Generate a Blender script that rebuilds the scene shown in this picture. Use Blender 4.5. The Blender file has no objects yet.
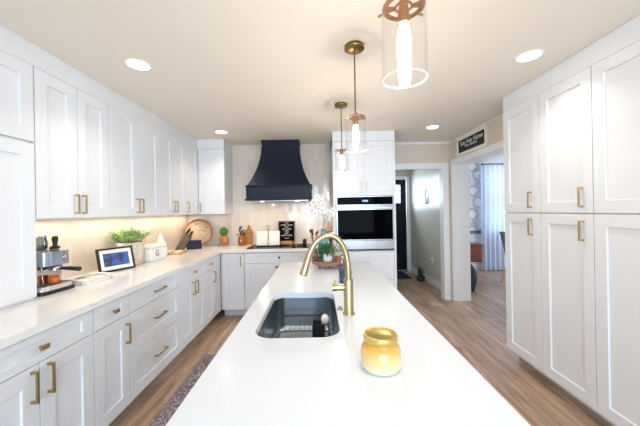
import bpy, math, random
from mathutils import Vector, Matrix, geometry
random.seed(7)
PI = math.pi
S = bpy.context.scene
COL = S.collection

# ------------------------------------------------------------------ camera
cam = bpy.data.cameras.new('camera')
cam.sensor_width = 36.0
cam.lens = 290.0 * 36.0 / 640.0
cam.shift_x = 1.08 / 640.0
cam.shift_y = -2.29 / 640.0
cam.clip_start = 0.02
co = bpy.data.objects.new('camera', cam)
COL.objects.link(co)
CAM_H = 1.4177
co.matrix_world = Matrix.Translation((0, 0, CAM_H)) @ Matrix.Rotation(-0.0171, 4, 'Y').inverted() @ Matrix.Rotation(PI / 2, 4, 'X')
S.camera = co

# ------------------------------------------------------------------ world, light, exposure
S.view_settings.view_transform = 'Standard'
S.view_settings.look = 'None'
S.view_settings.gamma = 1.0
S.view_settings.use_curve_mapping = False
S.view_settings.exposure = -0.04
w = bpy.data.worlds.new('world')
S.world = w
w.use_nodes = True
w.node_tree.nodes['Background'].inputs[0].default_value = (0.62, 0.78, 1.0, 1)
w.node_tree.nodes['Background'].inputs[1].default_value = 1.6


def area(name, loc, direction, sx, sy, energy, color, spread=180, shape='RECTANGLE', parent=None):
    l = bpy.data.lights.new(name, 'AREA')
    l.shape = shape
    l.size = sx
    l.size_y = sy
    l.energy = energy
    l.color = color
    l.spread = math.radians(spread)
    o = bpy.data.objects.new(name, l)
    COL.objects.link(o)
    o.location = loc
    o.rotation_euler = Vector(direction).to_track_quat('-Z', 'Y').to_euler()
    if parent:
        o.parent = parent
    return o


L_REAR = area('daylight_rear_window', (0.5, -2.95, 1.45), (0, 1, 0), 2.9, 1.7, 190, (0.66, 0.82, 1.0))
L_DINE = area('daylight_dining_window', (4.45, 7.2, 1.65), (0, -1, -0.1), 1.5, 1.5, 45, (0.60, 0.78, 1.0))
L_DINE_FILL = area('fill_dining_side', (6.15, 4.9, 1.6), (-1, 0.15, -0.1), 2.2, 1.4, 115, (0.66, 0.82, 1.0))  # added fill brightening the dining room, outside a made-up side window
L_HALL = area('daylight_hall_window', (0.55, 5.56, 1.72), (1, 0, 0), 1.5, 0.50, 6, (0.62, 0.82, 1.0), spread=14)
L_DOOR = area('daylight_hall_door', (1.45, 7.0, 1.75), (0, -1, 0), 0.9, 0.5, 55, (0.62, 0.82, 1.0))
RECESSED_W = 3.1
RECESSED_C = (1.0, 0.91, 0.80)
UNDER_C = (1.0, 0.80, 0.58)

# ------------------------------------------------------------------ helpers


def lin(c):
    if isinstance(c, str):
        c = [int(c[i:i + 2], 16) / 255 for i in (0, 2, 4)]
    return tuple((v / 12.92 if v <= 0.04045 else ((v + 0.055) / 1.055) ** 2.4) for v in c[:3]) + (1,)


def mat(name, col, rough=0.5, metal=0.0, emit=None, estr=0, coat=0, trans=0, spec=None, noise=None, bump=None, sheen=0, sss=0):
    m = bpy.data.materials.new(name)
    m.use_nodes = True
    nt = m.node_tree
    b = nt.nodes['Principled BSDF']
    c = lin(col)
    b.inputs['Base Color'].default_value = c
    b.inputs['Roughness'].default_value = rough
    b.inputs['Metallic'].default_value = metal
    b.inputs['Coat Weight'].default_value = coat
    b.inputs['Transmission Weight'].default_value = trans
    if spec is not None:
        b.inputs['Specular IOR Level'].default_value = spec
    if emit:
        b.inputs['Emission Color'].default_value = lin(emit)
        b.inputs['Emission Strength'].default_value = estr
    if sss:
        b.inputs['Subsurface Weight'].default_value = sss
        b.inputs['Subsurface Radius'].default_value = (0.03, 0.02, 0.01)
    if noise:
        sc, col2, lo, hi = noise
        tc = nt.nodes.new('ShaderNodeTexCoord')
        n = nt.nodes.new('ShaderNodeTexNoise')
        n.inputs['Scale'].default_value = sc
        n.inputs['Detail'].default_value = 5
        r = nt.nodes.new('ShaderNodeValToRGB')
        r.color_ramp.elements[0].position = lo
        r.color_ramp.elements[1].position = hi
        r.color_ramp.elements[0].color = lin(col2)
        r.color_ramp.elements[1].color = c
        nt.links.new(tc.outputs['Object'], n.inputs['Vector'])
        nt.links.new(n.outputs['Fac'], r.inputs['Fac'])
        nt.links.new(r.outputs['Color'], b.inputs['Base Color'])
    if bump:
        sc, st = bump
        tc = nt.nodes.new('ShaderNodeTexCoord')
        n = nt.nodes.new('ShaderNodeTexNoise')
        n.inputs['Scale'].default_value = sc
        bp = nt.nodes.new('ShaderNodeBump')
        bp.inputs['Strength'].default_value = st
        bp.inputs['Distance'].default_value = 0.002
        nt.links.new(tc.outputs['Object'], n.inputs['Vector'])
        nt.links.new(n.outputs['Fac'], bp.inputs['Height'])
        nt.links.new(bp.outputs['Normal'], b.inputs['Normal'])
    return m


def wood(name, c1, c2, scale=(2, 30, 30), rough=0.45):
    m = mat(name, c1, rough)
    nt = m.node_tree
    b = nt.nodes['Principled BSDF']
    tc = nt.nodes.new('ShaderNodeTexCoord')
    mp = nt.nodes.new('ShaderNodeMapping')
    mp.inputs['Scale'].default_value = scale
    n = nt.nodes.new('ShaderNodeTexNoise')
    n.inputs['Scale'].default_value = 1.5
    n.inputs['Detail'].default_value = 6
    n.inputs['Distortion'].default_value = 0.6
    r = nt.nodes.new('ShaderNodeValToRGB')
    r.color_ramp.elements[0].position = 0.3
    r.color_ramp.elements[1].position = 0.7
    r.color_ramp.elements[0].color = lin(c2)
    r.color_ramp.elements[1].color = lin(c1)
    nt.links.new(tc.outputs['Object'], mp.inputs['Vector'])
    nt.links.new(mp.outputs['Vector'], n.inputs['Vector'])
    nt.links.new(n.outputs['Fac'], r.inputs['Fac'])
    nt.links.new(r.outputs['Color'], b.inputs['Base Color'])
    return m


def floor_mat():
    m = mat('oak_plank_floor', 'a58a74', 0.33)
    nt = m.node_tree
    b = nt.nodes['Principled BSDF']
    N, K = nt.nodes.new, nt.links.new
    tc = N('ShaderNodeTexCoord')
    mp = N('ShaderNodeMapping')
    mp.inputs['Rotation'].default_value = (0, 0, PI / 2)
    br = N('ShaderNodeTexBrick')
    br.inputs['Scale'].default_value = 1.0
    br.inputs['Brick Width'].default_value = 1.25
    br.inputs['Row Height'].default_value = 0.165
    br.inputs['Mortar Size'].default_value = 0.0015
    br.inputs['Mortar Smooth'].default_value = 0.2
    br.inputs['Color1'].default_value = lin('ceb096')
    br.inputs['Color2'].default_value = lin('b3967e')
    br.inputs['Mortar'].default_value = lin('5a4638')
    br.offset = 0.37
    K(tc.outputs['Object'], mp.inputs['Vector'])
    K(mp.outputs['Vector'], br.inputs['Vector'])
    mp2 = N('ShaderNodeMapping')
    mp2.inputs['Scale'].default_value = (14, 1.1, 1)
    n = N('ShaderNodeTexNoise')
    n.inputs['Scale'].default_value = 1.6
    n.inputs['Detail'].default_value = 8
    n.inputs['Distortion'].default_value = 0.8
    K(tc.outputs['Object'], mp2.inputs['Vector'])
    K(mp2.outputs['Vector'], n.inputs['Vector'])
    r = N('ShaderNodeValToRGB')
    r.color_ramp.elements[0].position = 0.32
    r.color_ramp.elements[1].position = 0.68
    r.color_ramp.elements[0].color = lin('9c8f85')
    r.color_ramp.elements[1].color = (1, 1, 1, 1)
    K(n.outputs['Fac'], r.inputs['Fac'])
    mx = N('ShaderNodeMix')
    mx.data_type = 'RGBA'
    mx.blend_type = 'MULTIPLY'
    mx.inputs['Factor'].default_value = 0.8
    K(br.outputs['Color'], mx.inputs[6])
    K(r.outputs['Color'], mx.inputs[7])
    # sparse knots
    v = N('ShaderNodeTexVoronoi')
    v.inputs['Scale'].default_value = 1.0
    mp3 = N('ShaderNodeMapping')
    mp3.inputs['Scale'].default_value = (4.5, 1.6, 1)
    K(tc.outputs['Object'], mp3.inputs['Vector'])
    K(mp3.outputs['Vector'], v.inputs['Vector'])
    r2 = N('ShaderNodeValToRGB')
    r2.color_ramp.elements[0].position = 0.02
    r2.color_ramp.elements[1].position = 0.10
    r2.color_ramp.elements[0].color = lin('6d5545')
    r2.color_ramp.elements[1].color = (1, 1, 1, 1)
    K(v.outputs['Distance'], r2.inputs['Fac'])
    mx2 = N('ShaderNodeMix')
    mx2.data_type = 'RGBA'
    mx2.blend_type = 'MULTIPLY'
    mx2.inputs['Factor'].default_value = 0.7
    K(mx.outputs[2], mx2.inputs[6])
    K(r2.outputs['Color'], mx2.inputs[7])
    K(mx2.outputs[2], b.inputs['Base Color'])
    return m


def tile_mat(name, axis):
    """vertical stacked hand-glazed subway tile; axis = which world axis runs along the wall"""
    m = mat(name, 'e6dfd6', 0.12)
    nt = m.node_tree
    b = nt.nodes['Principled BSDF']
    N, K = nt.nodes.new, nt.links.new
    tc = N('ShaderNodeTexCoord')
    sp = N('ShaderNodeSeparateXYZ')
    cb = N('ShaderNodeCombineXYZ')
    K(tc.outputs['Object'], sp.inputs[0])
    K(sp.outputs['Z'], cb.inputs['X'])
    K(sp.outputs[axis], cb.inputs['Y'])
    br = N('ShaderNodeTexBrick')
    br.offset = 0.0
    br.inputs['Scale'].default_value = 1.0
    br.inputs['Brick Width'].default_value = 0.20
    br.inputs['Row Height'].default_value = 0.068
    br.inputs['Mortar Size'].default_value = 0.0016
    br.inputs['Mortar Smooth'].default_value = 0.6
    br.inputs['Color1'].default_value = lin('e2d8cc')
    br.inputs['Color2'].default_value = lin('dcd1c5')
    br.inputs['Mortar'].default_value = lin('d6cbbf')
    K(cb.outputs[0], br.inputs['Vector'])
    K(br.outputs['Color'], b.inputs['Base Color'])
    # every tile sits at its own slight angle
    sc = N('ShaderNodeVectorMath')
    sc.operation = 'DIVIDE'
    sc.inputs[1].default_value = (0.20, 0.068, 1)
    K(cb.outputs[0], sc.inputs[0])
    fl = N('ShaderNodeVectorMath')
    fl.operation = 'FLOOR'
    K(sc.outputs[0], fl.inputs[0])
    wn = N('ShaderNodeTexWhiteNoise')
    K(fl.outputs[0], wn.inputs['Vector'])
    off = N('ShaderNodeVectorMath')
    off.operation = 'SUBTRACT'
    off.inputs[1].default_value = (0.5, 0.5, 0.5)
    K(wn.outputs['Color'], off.inputs[0])
    scl = N('ShaderNodeVectorMath')
    scl.operation = 'SCALE'
    scl.inputs['Scale'].default_value = 0.055
    K(off.outputs[0], scl.inputs[0])
    n = N('ShaderNodeTexNoise')
    n.inputs['Scale'].default_value = 14
    K(tc.outputs['Object'], n.inputs['Vector'])
    bp = N('ShaderNodeBump')
    bp.inputs['Strength'].default_value = 0.35
    bp.inputs['Distance'].default_value = 0.003
    mth = N('ShaderNodeMath')
    mth.operation = 'SUBTRACT'
    K(n.outputs['Fac'], mth.inputs[0])
    K(br.outputs['Fac'], mth.inputs[1])
    K(mth.outputs[0], bp.inputs['Height'])
    ad = N('ShaderNodeVectorMath')
    ad.operation = 'ADD'
    K(bp.outputs['Normal'], ad.inputs[0])
    K(scl.outputs[0], ad.inputs[1])
    nm = N('ShaderNodeVectorMath')
    nm.operation = 'NORMALIZE'
    K(ad.outputs[0], nm.inputs[0])
    K(nm.outputs[0], b.inputs['Normal'])
    return m


def quartz_mat(name, col):
    m = mat(name, col, 0.16)
    nt = m.node_tree
    b = nt.nodes['Principled BSDF']
    N, K = nt.nodes.new, nt.links.new
    tc = N('ShaderNodeTexCoord')
    n = N('ShaderNodeTexNoise')
    n.inputs['Scale'].default_value = 1.4
    n.inputs['Detail'].default_value = 6
    n.inputs['Distortion'].default_value = 1.4
    r = N('ShaderNodeValToRGB')
    cr = r.color_ramp
    cr.elements[0].position = 0.47
    cr.elements[0].color = lin(col)
    cr.elements[1].position = 0.50
    cr.elements[1].color = lin('e8e7e5')
    e = cr.elements.new(0.53)
    e.color = lin(col)
    K(tc.outputs['Object'], n.inputs['Vector'])
    K(n.outputs['Fac'], r.inputs['Fac'])
    K(r.outputs['Color'], b.inputs['Base Color'])
    return m


def glass_mat(name, tint=(1, 1, 1, 1), ior=1.45):
    m = bpy.data.materials.new(name)
    m.use_nodes = True
    nt = m.node_tree
    nt.nodes.remove(nt.nodes['Principled BSDF'])
    out = nt.nodes['Material Output']
    tr = nt.nodes.new('ShaderNodeBsdfTransparent')
    tr.inputs[0].default_value = tint
    gl = nt.nodes.new('ShaderNodeBsdfGlossy')
    gl.inputs['Roughness'].default_value = 0.03
    lw = nt.nodes.new('ShaderNodeLayerWeight')
    lw.inputs[0].default_value = 0.5
    pw = nt.nodes.new('ShaderNodeMath')
    pw.operation = 'POWER'
    pw.inputs[1].default_value = 3.5
    fr = nt.nodes.new('ShaderNodeMath')
    fr.operation = 'MULTIPLY_ADD'
    fr.inputs[1].default_value = 0.35
    fr.inputs[2].default_value = 0.035
    nt.links.new(lw.outputs['Facing'], pw.inputs[0])
    nt.links.new(pw.outputs[0], fr.inputs[0])
    mx = nt.nodes.new('ShaderNodeMixShader')
    nt.links.new(fr.outputs[0], mx.inputs[0])
    nt.links.new(tr.outputs[0], mx.inputs[1])
    nt.links.new(gl.outputs[0], mx.inputs[2])
    nt.links.new(mx.outputs[0], out.inputs[0])
    return m


def rug_mat():
    m = mat('persian_runner_pile', '9a8580', 0.95)
    nt = m.node_tree
    b = nt.nodes['Principled BSDF']
    N, K = nt.nodes.new, nt.links.new
    tc = N('ShaderNodeTexCoord')
    v = N('ShaderNodeTexVoronoi')
    v.inputs['Scale'].default_value = 17
    v.distance = 'MANHATTAN'
    K(tc.outputs['Object'], v.inputs['Vector'])
    n = N('ShaderNodeTexNoise')
    n.inputs['Scale'].default_value = 30
    n.inputs['Detail'].default_value = 4
    K(tc.outputs['Object'], n.inputs['Vector'])
    r = N('ShaderNodeValToRGB')
    r.color_ramp.interpolation = 'CONSTANT'
    e = r.color_ramp.elements
    e[0].position = 0
    e[0].color = lin('a39a9e')
    e[1].position = 0.34
    e[1].color = lin('6d6972')
    for p, c in ((0.43, '8d7b80'), (0.52, '55535e'), (0.60, 'aea6aa'), (0.7, '78696f')):
        x = e.new(p)
        x.color = lin(c)
    a = N('ShaderNodeMath')
    a.operation = 'MULTIPLY_ADD'
    a.inputs[1].default_value = 0.5
    K(v.outputs['Distance'], a.inputs[0])
    sb = N('ShaderNodeMath')
    sb.operation = 'MULTIPLY'
    sb.inputs[1].default_value = 0.62
    K(n.outputs['Fac'], sb.inputs[0])
    K(sb.outputs[0], a.inputs[2])
    K(a.outputs[0], r.inputs['Fac'])
    K(r.outputs['Color'], b.inputs['Base Color'])
    return m


def wallpaper_mat():
    m = mat('floral_wallpaper', 'd9dee6', 0.8)
    nt = m.node_tree
    b = nt.nodes['Principled BSDF']
    N, K = nt.nodes.new, nt.links.new
    tc = N('ShaderNodeTexCoord')
    n = N('ShaderNodeTexNoise')
    n.inputs['Scale'].default_value = 9
    K(tc.outputs['Object'], n.inputs['Vector'])
    add = N('ShaderNodeMix')
    add.data_type = 'RGBA'
    add.inputs['Factor'].default_value = 0.10
    K(tc.outputs['Object'], add.inputs[6])
    K(n.outputs['Color'], add.inputs[7])
    v = N('ShaderNodeTexVoronoi')
    v.inputs['Scale'].default_value = 4.2
    K(add.outputs[2], v.inputs['Vector'])
    r = N('ShaderNodeValToRGB')
    e = r.color_ramp.elements
    e[0].position = 0
    e[0].color = lin('e9ecf2')
    e[1].position = 0.50
    e[1].color = lin('a9afb8')
    for p, c in ((0.34, 'eef0f4'), (0.36, 'b3bac6'), (0.40, 'd2d0cd'), (0.56, 'd9d9da')):
        x = e.new(p)
        x.color = lin(c)
    K(v.outputs['Distance'], r.inputs['Fac'])
    K(r.outputs['Color'], b.inputs['Base Color'])
    return m


class MB:
    def __init__(s):
        s.v, s.f, s.sm = [], [], []
        s.M = None

    def add(s, vs, fs, smooth=False, M=None):
        n = len(s.v)
        for p in vs:
            p = Vector(p)
            if M is not None:
                p = M @ p
            if s.M is not None:
                p = s.M @ p
            s.v.append(tuple(p))
        for f in fs:
            s.f.append([i + n for i in f])
            s.sm.append(smooth)
        return s

    def box(s, a, b, M=None):
        x0, y0, z0 = [min(a[i], b[i]) for i in range(3)]
        x1, y1, z1 = [max(a[i], b[i]) for i in range(3)]
        vs = [(x0, y0, z0), (x1, y0, z0), (x1, y1, z0), (x0, y1, z0), (x0, y0, z1), (x1, y0, z1), (x1, y1, z1), (x0, y1, z1)]
        fs = [(3, 2, 1, 0), (4, 5, 6, 7), (0, 1, 5, 4), (1, 2, 6, 5), (2, 3, 7, 6), (3, 0, 4, 7)]
        return s.add(vs, fs, False, M)

    def lathe(s, prof, c=(0, 0, 0), seg=28, M=None, smooth=True, sx=1, sy=1):
        vs, fs = [], []
        n = len(prof)
        for k in range(seg):
            a = 2 * PI * k / seg
            for r, z in prof:
                vs.append((c[0] + sx * r * math.cos(a), c[1] + sy * r * math.sin(a), c[2] + z))
        for k in range(seg):
            k2 = (k + 1) % seg
            for i in range(n - 1):
                fs.append((k * n + i, k2 * n + i, k2 * n + i + 1, k * n + i + 1))
        s.add(vs, fs, smooth, M)
        if prof[0][0] > 1e-6:
            s.add([(c[0] + sx * prof[0][0] * math.cos(2 * PI * k / seg), c[1] + sy * prof[0][0] * math.sin(2 * PI * k / seg), c[2] + prof[0][1]) for k in range(seg)], [list(range(seg))[::-1]], False, M)
        if prof[-1][0] > 1e-6:
            s.add([(c[0] + sx * prof[-1][0] * math.cos(2 * PI * k / seg), c[1] + sy * prof[-1][0] * math.sin(2 * PI * k / seg), c[2] + prof[-1][1]) for k in range(seg)], [list(range(seg))], False, M)
        return s

    def tube(s, pts, r, seg=12, caps=True, M=None):
        pts = [Vector(p) for p in pts]
        n = len(pts)
        rs = r if isinstance(r, (list, tuple)) else [r] * n
        vs, fs = [], []
        prev = None
        for i, p in enumerate(pts):
            t = (pts[min(i + 1, n - 1)] - pts[max(i - 1, 0)]).normalized()
            if prev is None:
                u = t.orthogonal().normalized()
            else:
                u = (prev - t * prev.dot(t)).normalized()
            prev = u
            w_ = t.cross(u)
            for k in range(seg):
                a = 2 * PI * k / seg
                vs.append(p + rs[i] * (u * math.cos(a) + w_ * math.sin(a)))
        for i in range(n - 1):
            for k in range(seg):
                k2 = (k + 1) % seg
                fs.append((i * seg + k, i * seg + k2, (i + 1) * seg + k2, (i + 1) * seg + k))
        s.add(vs, fs, True, M)
        if caps:
            s.add(vs[:seg], [list(range(seg))[::-1]], False, M)
            s.add(vs[-seg:], [list(range(seg))], False, M)
        return s

    def ball(s, c, r, seg=16, rings=10, sc=(1, 1, 1), M=None):
        prof = [(r * math.sin(PI * i / rings), -r * math.cos(PI * i / rings)) for i in range(rings + 1)]
        vs, fs = [], []
        n = rings + 1
        for k in range(seg):
            a = 2 * PI * k / seg
            for q, z in prof:
                vs.append((c[0] + sc[0] * q * math.cos(a), c[1] + sc[1] * q * math.sin(a), c[2] + sc[2] * z))
        for k in range(seg):
            k2 = (k + 1) % seg
            for i in range(n - 1):
                fs.append((k * n + i, k2 * n + i, k2 * n + i + 1, k * n + i + 1))
        return s.add(vs, fs, True, M)

    def prism(s, outline, z0, z1, M=None, smooth=False):
        """outline in xy, extruded along z"""
        n = len(outline)
        vs = [(x, y, z0) for x, y in outline] + [(x, y, z1) for x, y in outline]
        s.add(vs, [list(range(n))[::-1], list(range(n, 2 * n))], False, M)
        s.add(vs, [(i, (i + 1) % n, n + (i + 1) % n, n + i) for i in range(n)], smooth, M)
        return s

    def leaf(s, base, d, length, width, up=(0, 0, 1), droop=0.2):
        d = Vector(d).normalized()
        side = d.cross(Vector(up))
        if side.length < 1e-3:
            side = Vector((1, 0, 0))
        side.normalize()
        b = Vector(base)
        mid = b + d * length * 0.5 + side.cross(d) * 0.0
        tip = b + d * length - Vector((0, 0, droop * length))
        return s.add([b, mid + side * width / 2, tip, mid - side * width / 2, mid + Vector((0, 0, width * 0.15))],
                     [(0, 1, 4), (1, 2, 4), (2, 3, 4), (3, 0, 4)], False)

    def build(s, name, m, parent=None, bevel=0, seg=2):
        me = bpy.data.meshes.new(name)
        me.from_pydata(s.v, [], s.f)
        me.polygons.foreach_set('use_smooth', s.sm)
        me.materials.append(m)
        me.update()
        o = bpy.data.objects.new(name, me)
        COL.objects.link(o)
        if parent:
            o.parent = parent
        if bevel:
            bm = o.modifiers.new('bevel', 'BEVEL')
            bm.width = bevel
            bm.segments = seg
            bm.limit_method = 'ANGLE'
            bm.angle_limit = math.radians(50)
        return o


def thing(name, label, cat, loc=(0, 0, 0), rz=0, group=None, rot=None):
    o = bpy.data.objects.new(name, None)
    o.empty_display_size = 0.05
    COL.objects.link(o)
    o.location = loc
    o.rotation_euler = rot if rot else (0, 0, rz)
    o['label'] = label
    o['category'] = cat
    if group:
        o['group'] = group
    return o


def tag(o, label, cat, group=None, kind=None):
    o['label'] = label
    o['category'] = cat
    if group:
        o['group'] = group
    if kind:
        o['kind'] = kind
    return o


def struct(name, a, b, m, bevel=0):
    o = MB().box(a, b).build(name, m, None, bevel)
    o['kind'] = 'structure'
    return o


def copy_tree(o, parent=None):
    c = o.copy()
    COL.objects.link(c)
    c.parent = parent
    for ch in [x for x in o.children]:
        copy_tree(ch, c)
    return c


def text(name, body, size, m, parent, M, extrude=0.0004, space=1.0):
    cu = bpy.data.curves.new(name, 'FONT')
    cu.body = body
    cu.size = size
    cu.extrude = extrude
    cu.align_x = 'CENTER'
    cu.align_y = 'CENTER'
    cu.space_line = space
    cu.materials.append(m)
    tmp = bpy.data.objects.new(name + '_curve', cu)
    me = bpy.data.meshes.new_from_object(tmp)
    bpy.data.objects.remove(tmp)
    o = bpy.data.objects.new(name, me)
    COL.objects.link(o)
    o.parent = parent
    o.matrix_local = M
    return o


def rrect(x0, x1, y0, y1, r, n=8):
    pts = []
    for cx, cy, a0 in ((x1 - r, y1 - r, 0), (x0 + r, y1 - r, 90), (x0 + r, y0 + r, 180), (x1 - r, y0 + r, 270)):
        for i in range(n + 1):
            a = math.radians(a0 + 90 * i / n)
            pts.append((cx + r * math.cos(a), cy + r * math.sin(a)))
    return pts


# ------------------------------------------------------------------ materials
M_CAB = mat('white_cabinet_paint', 'e5e7ea', 0.35)
M_CAB_IN = mat('cabinet_shadow_gap', 'c9c7c4', 0.6)
M_BRASS = mat('brushed_brass_pull', 'bb9f6b', 0.3, 1.0)
M_GOLD = mat('champagne_gold_faucet', 'b3a47c', 0.32, 1.0)
M_ANT = mat('antique_brass', '8d7547', 0.35, 1.0)
M_COPPER = mat('copper_rim', 'b47b52', 0.3, 1.0)
M_CEIL = mat('ceiling_paint', 'f1e8dc', 0.9, bump=(60, 0.15))
M_WALL = mat('warm_beige_wall_paint', 'dfd1c1', 0.85, bump=(80, 0.1))
M_HALLW = mat('hall_taupe_wall_paint', 'd0cabf', 0.85)
M_DINW = mat('dining_white_wall_paint', 'dfe1e6', 0.8)
M_TRIM = mat('white_trim_paint', 'efeeec', 0.4)
M_FLOOR = floor_mat()
M_TILEX = tile_mat('glazed_tile_back', 'X')
M_TILEY = tile_mat('glazed_tile_left', 'Y')
M_QUARTZ = quartz_mat('white_quartz', 'efeeec')
M_NAVY = mat('navy_hood_paint', '161d30', 0.5, spec=0.3)
M_STEEL = mat('brushed_steel', 'a3a5a8', 0.25, 1.0)
M_STEELD = mat('sink_steel', 'b2bcc4', 0.24, 1.0)
M_BLACKG = mat('black_glass', '050507', 0.05, spec=0.015)
M_BLACK = mat('matte_black', '17171a', 0.5)
M_BLACKR = mat('black_rubber', '101012', 0.7)
M_GLASS = glass_mat('clear_glass')
M_RIM = mat('glass_rim', 'e8f2f4', 0.1, 0, trans=0.6)
M_WHITE = mat('white_ceramic', 'f2f0ee', 0.25)
M_CREAM = mat('cream_ceramic', 'e9ded2', 0.4)
M_LEAF = mat('green_leaf', '6f9e4e', 0.55, noise=(30, '3f7a33', 0.35, 0.65))
M_LEAFL = mat('bright_green_leaf', '9cc07a', 0.5, noise=(30, '5f9a4a', 0.35, 0.65))
M_LEAFD = mat('deep_green_leaf', '3c7d4b', 0.55, noise=(40, '23583a', 0.35, 0.65))
M_TOPI = mat('boxwood_green', '4f8f22', 0.6, noise=(60, '2f6a14', 0.35, 0.65))
M_SNAKE = mat('snake_plant_leaf', '24402c', 0.5, noise=(30, '16281d', 0.4, 0.6))
M_WOOD = wood('amber_wood', 'b9803f', '95602a')
M_WOODL = wood('light_wood', 'd9b98c', 'c39d6b')
M_WOODR = wood('brown_wood', 'a88069', '86614c')
M_WOODD = wood('red_brown_wood', '8a4530', '6a3222')
M_TERRA = mat('orange_terracotta', 'cf9256', 0.6)
M_TEAL = mat('teal_glazed_vase', '5f9c98', 0.2)
M_SOAP = mat('dark_blue_bottle', '2c4a5c', 0.15)
M_LAMP = mat('recessed_lens', 'ffffff', 0.4, emit='fff3e2', estr=9)
M_BULB = mat('glowing_bulb', 'ffffff', 0.3, emit='fff4e6', estr=26)
M_CURT = mat('sheer_curtain', 'd6deee', 0.9)
M_RUG = rug_mat()
M_PAPER = wallpaper_mat()
M_DOOR = mat('midnight_blue_door_paint', '080b12', 0.5, spec=0.2)
M_MAT = mat('navy_doormat', '1d2a40', 0.95)
M_SILL = mat('chair_rail_slate', '5b6478', 0.5)
M_PAPERW = mat('white_paper', 'f6f3ea', 0.8)
M_LET = mat('white_lettering', 'efece6', 0.6)
M_PINK = mat('light_switch_plastic', 'efece8', 0.4)

CEIL = 2.454
WB = 4.50      # kitchen back wall
WL = -2.03     # kitchen left wall
XR = 2.06      # kitchen right wall, dining opening
YE = 6.62      # far walls

# ------------------------------------------------------------------ structure
struct('floor', (WL - 0.2, -3.0, -0.05), (5.97, YE + 0.3, 0.0), M_FLOOR)
struct('ceiling', (WL - 0.2, -3.0, CEIL), (5.97, YE + 0.3, CEIL + 0.05), M_CEIL)
struct('wall_left', (WL - 0.12, -3.0, 0), (WL, WB + 0.12, CEIL), M_TILEY)
struct('wall_back', (WL, WB, 0), (1.03, WB + 0.12, CEIL), M_TILEX)
# rear wall with a wide window
struct('wall_rear', (WL, -2.82, 0), (-1.0, -2.7, CEIL), M_WALL)
struct('wall_rear_side', (2.0, -2.82, 0), (2.3, -2.7, CEIL), M_WALL)
struct('wall_rear_low', (-1.0, -2.82, 0), (2.0, -2.7, 0.55), M_WALL)
struct('wall_rear_top', (-1.0, -2.82, 2.3), (2.0, -2.7, CEIL), M_WALL)
f = MB()
for x in (-1.0, 0.47, 1.94):
    f.box((x, -2.80, 0.55), (x + 0.06, -2.72, 2.3))
f.box((-0.94, -2.80, 0.55), (0.47, -2.72, 0.61)).box((0.53, -2.80, 0.55), (1.94, -2.72, 0.61))
f.box((-0.94, -2.80, 2.24), (0.47, -2.72, 2.3)).box((0.53, -2.80, 2.24), (1.94, -2.72, 2.3))
o = f.build('window_1', M_TRIM)
o['kind'] = 'structure'
# right side of the kitchen
struct('wall_right', (2.30, -3.0, 0), (2.42, 2.76, CEIL), M_WALL)
struct('wall_right_return', (XR, 2.76, 0), (2.42, 3.0, CEIL), M_WALL)
struct('wall_right_header', (XR, 3.0, 2.10), (2.30, 4.44, CEIL), M_WALL)
struct('wall_right_pier', (XR, 4.44, 0), (2.30, 4.62, CEIL), M_WALL)
# wall above the hall doorway
struct('wall_back_header', (1.03, WB, 2.045), (1.94, 4.62, CEIL), M_WALL)
struct('wall_back_pier', (1.94, WB, 0), (XR, 4.62, CEIL), M_WALL)
# hall
struct('wall_hall_left', (0.90, 4.62, 0), (0.95, 4.80, CEIL), M_HALLW)
struct('wall_hall_left_far', (0.90, 6.33, 0), (0.95, YE, CEIL), M_HALLW)
struct('wall_hall_left_low', (0.90, 4.80, 0), (0.95, 6.33, 1.42), M_HALLW)
struct('wall_hall_left_top', (0.90, 4.80, 2.02), (0.95, 6.33, CEIL), M_HALLW)
struct('wall_hall_right', (2.09, 4.62, 0), (2.30, YE, CEIL), M_HALLW)
struct('wall_hall_far_left', (0.90, YE, 0), (1.08, YE + 0.12, CEIL), M_HALLW)
struct('wall_hall_far_top', (1.08, YE, 2.12), (2.30, YE + 0.12, CEIL), M_HALLW)
struct('wall_hall_far_right', (2.02, YE, 0), (2.30, YE + 0.12, 2.12), M_HALLW)
o = MB().box((0.905, 4.80, 1.42), (0.945, 4.84, 2.02)).box((0.905, 6.29, 1.42), (0.945, 6.33, 2.02)).box((0.905, 4.84, 1.42), (0.945, 6.29, 1.46)).box((0.905, 4.84, 1.98), (0.945, 6.29, 2.02)).build('window_2', M_TRIM)
o['kind'] = 'structure'
# dining room
struct('wall_dining_far', (2.30, YE, 0), (3.78, YE + 0.12, CEIL), M_DINW)
struct('wall_dining_far_right', (5.15, YE, 0), (5.9, YE + 0.12, CEIL), M_DINW)
struct('wall_dining_far_low', (3.78, YE, 0), (5.15, YE + 0.12, 0.85), M_DINW)
struct('wall_dining_far_top', (3.78, YE, 2.36), (5.15, YE + 0.12, CEIL), M_DINW)
struct('wall_dining_right', (5.85, 2.76, 0), (5.97, 3.8, CEIL), M_DINW)
struct('wall_dining_right_far', (5.85, 6.0, 0), (5.97, YE + 0.12, CEIL), M_DINW)
struct('wall_dining_right_low', (5.85, 3.8, 0), (5.97, 6.0, 0.85), M_DINW)
struct('wall_dining_right_top', (5.85, 3.8, 2.3), (5.97, 6.0, CEIL), M_DINW)
f = MB()
for y in (3.8, 4.87, 5.94):
    f.box((5.87, y, 0.85), (5.95, y + 0.06, 2.3))
for z in (0.85, 2.24):
    f.box((5.87, 3.86, z), (5.95, 4.87, z + 0.06)).box((5.87, 4.93, z), (5.95, 5.94, z + 0.06))
o = f.build('window_4_added', M_TRIM)  # unseen window, added so the dining fill light has an opening
o['kind'] = 'structure'
struct('wall_dining_near', (2.42, 2.76, 0), (5.97, 2.88, CEIL), M_DINW)
o = struct('wall_paper_panel', (2.302, YE - 0.004, 0.905), (3.70, YE - 0.0005, CEIL - 0.001), M_PAPER)
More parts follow.
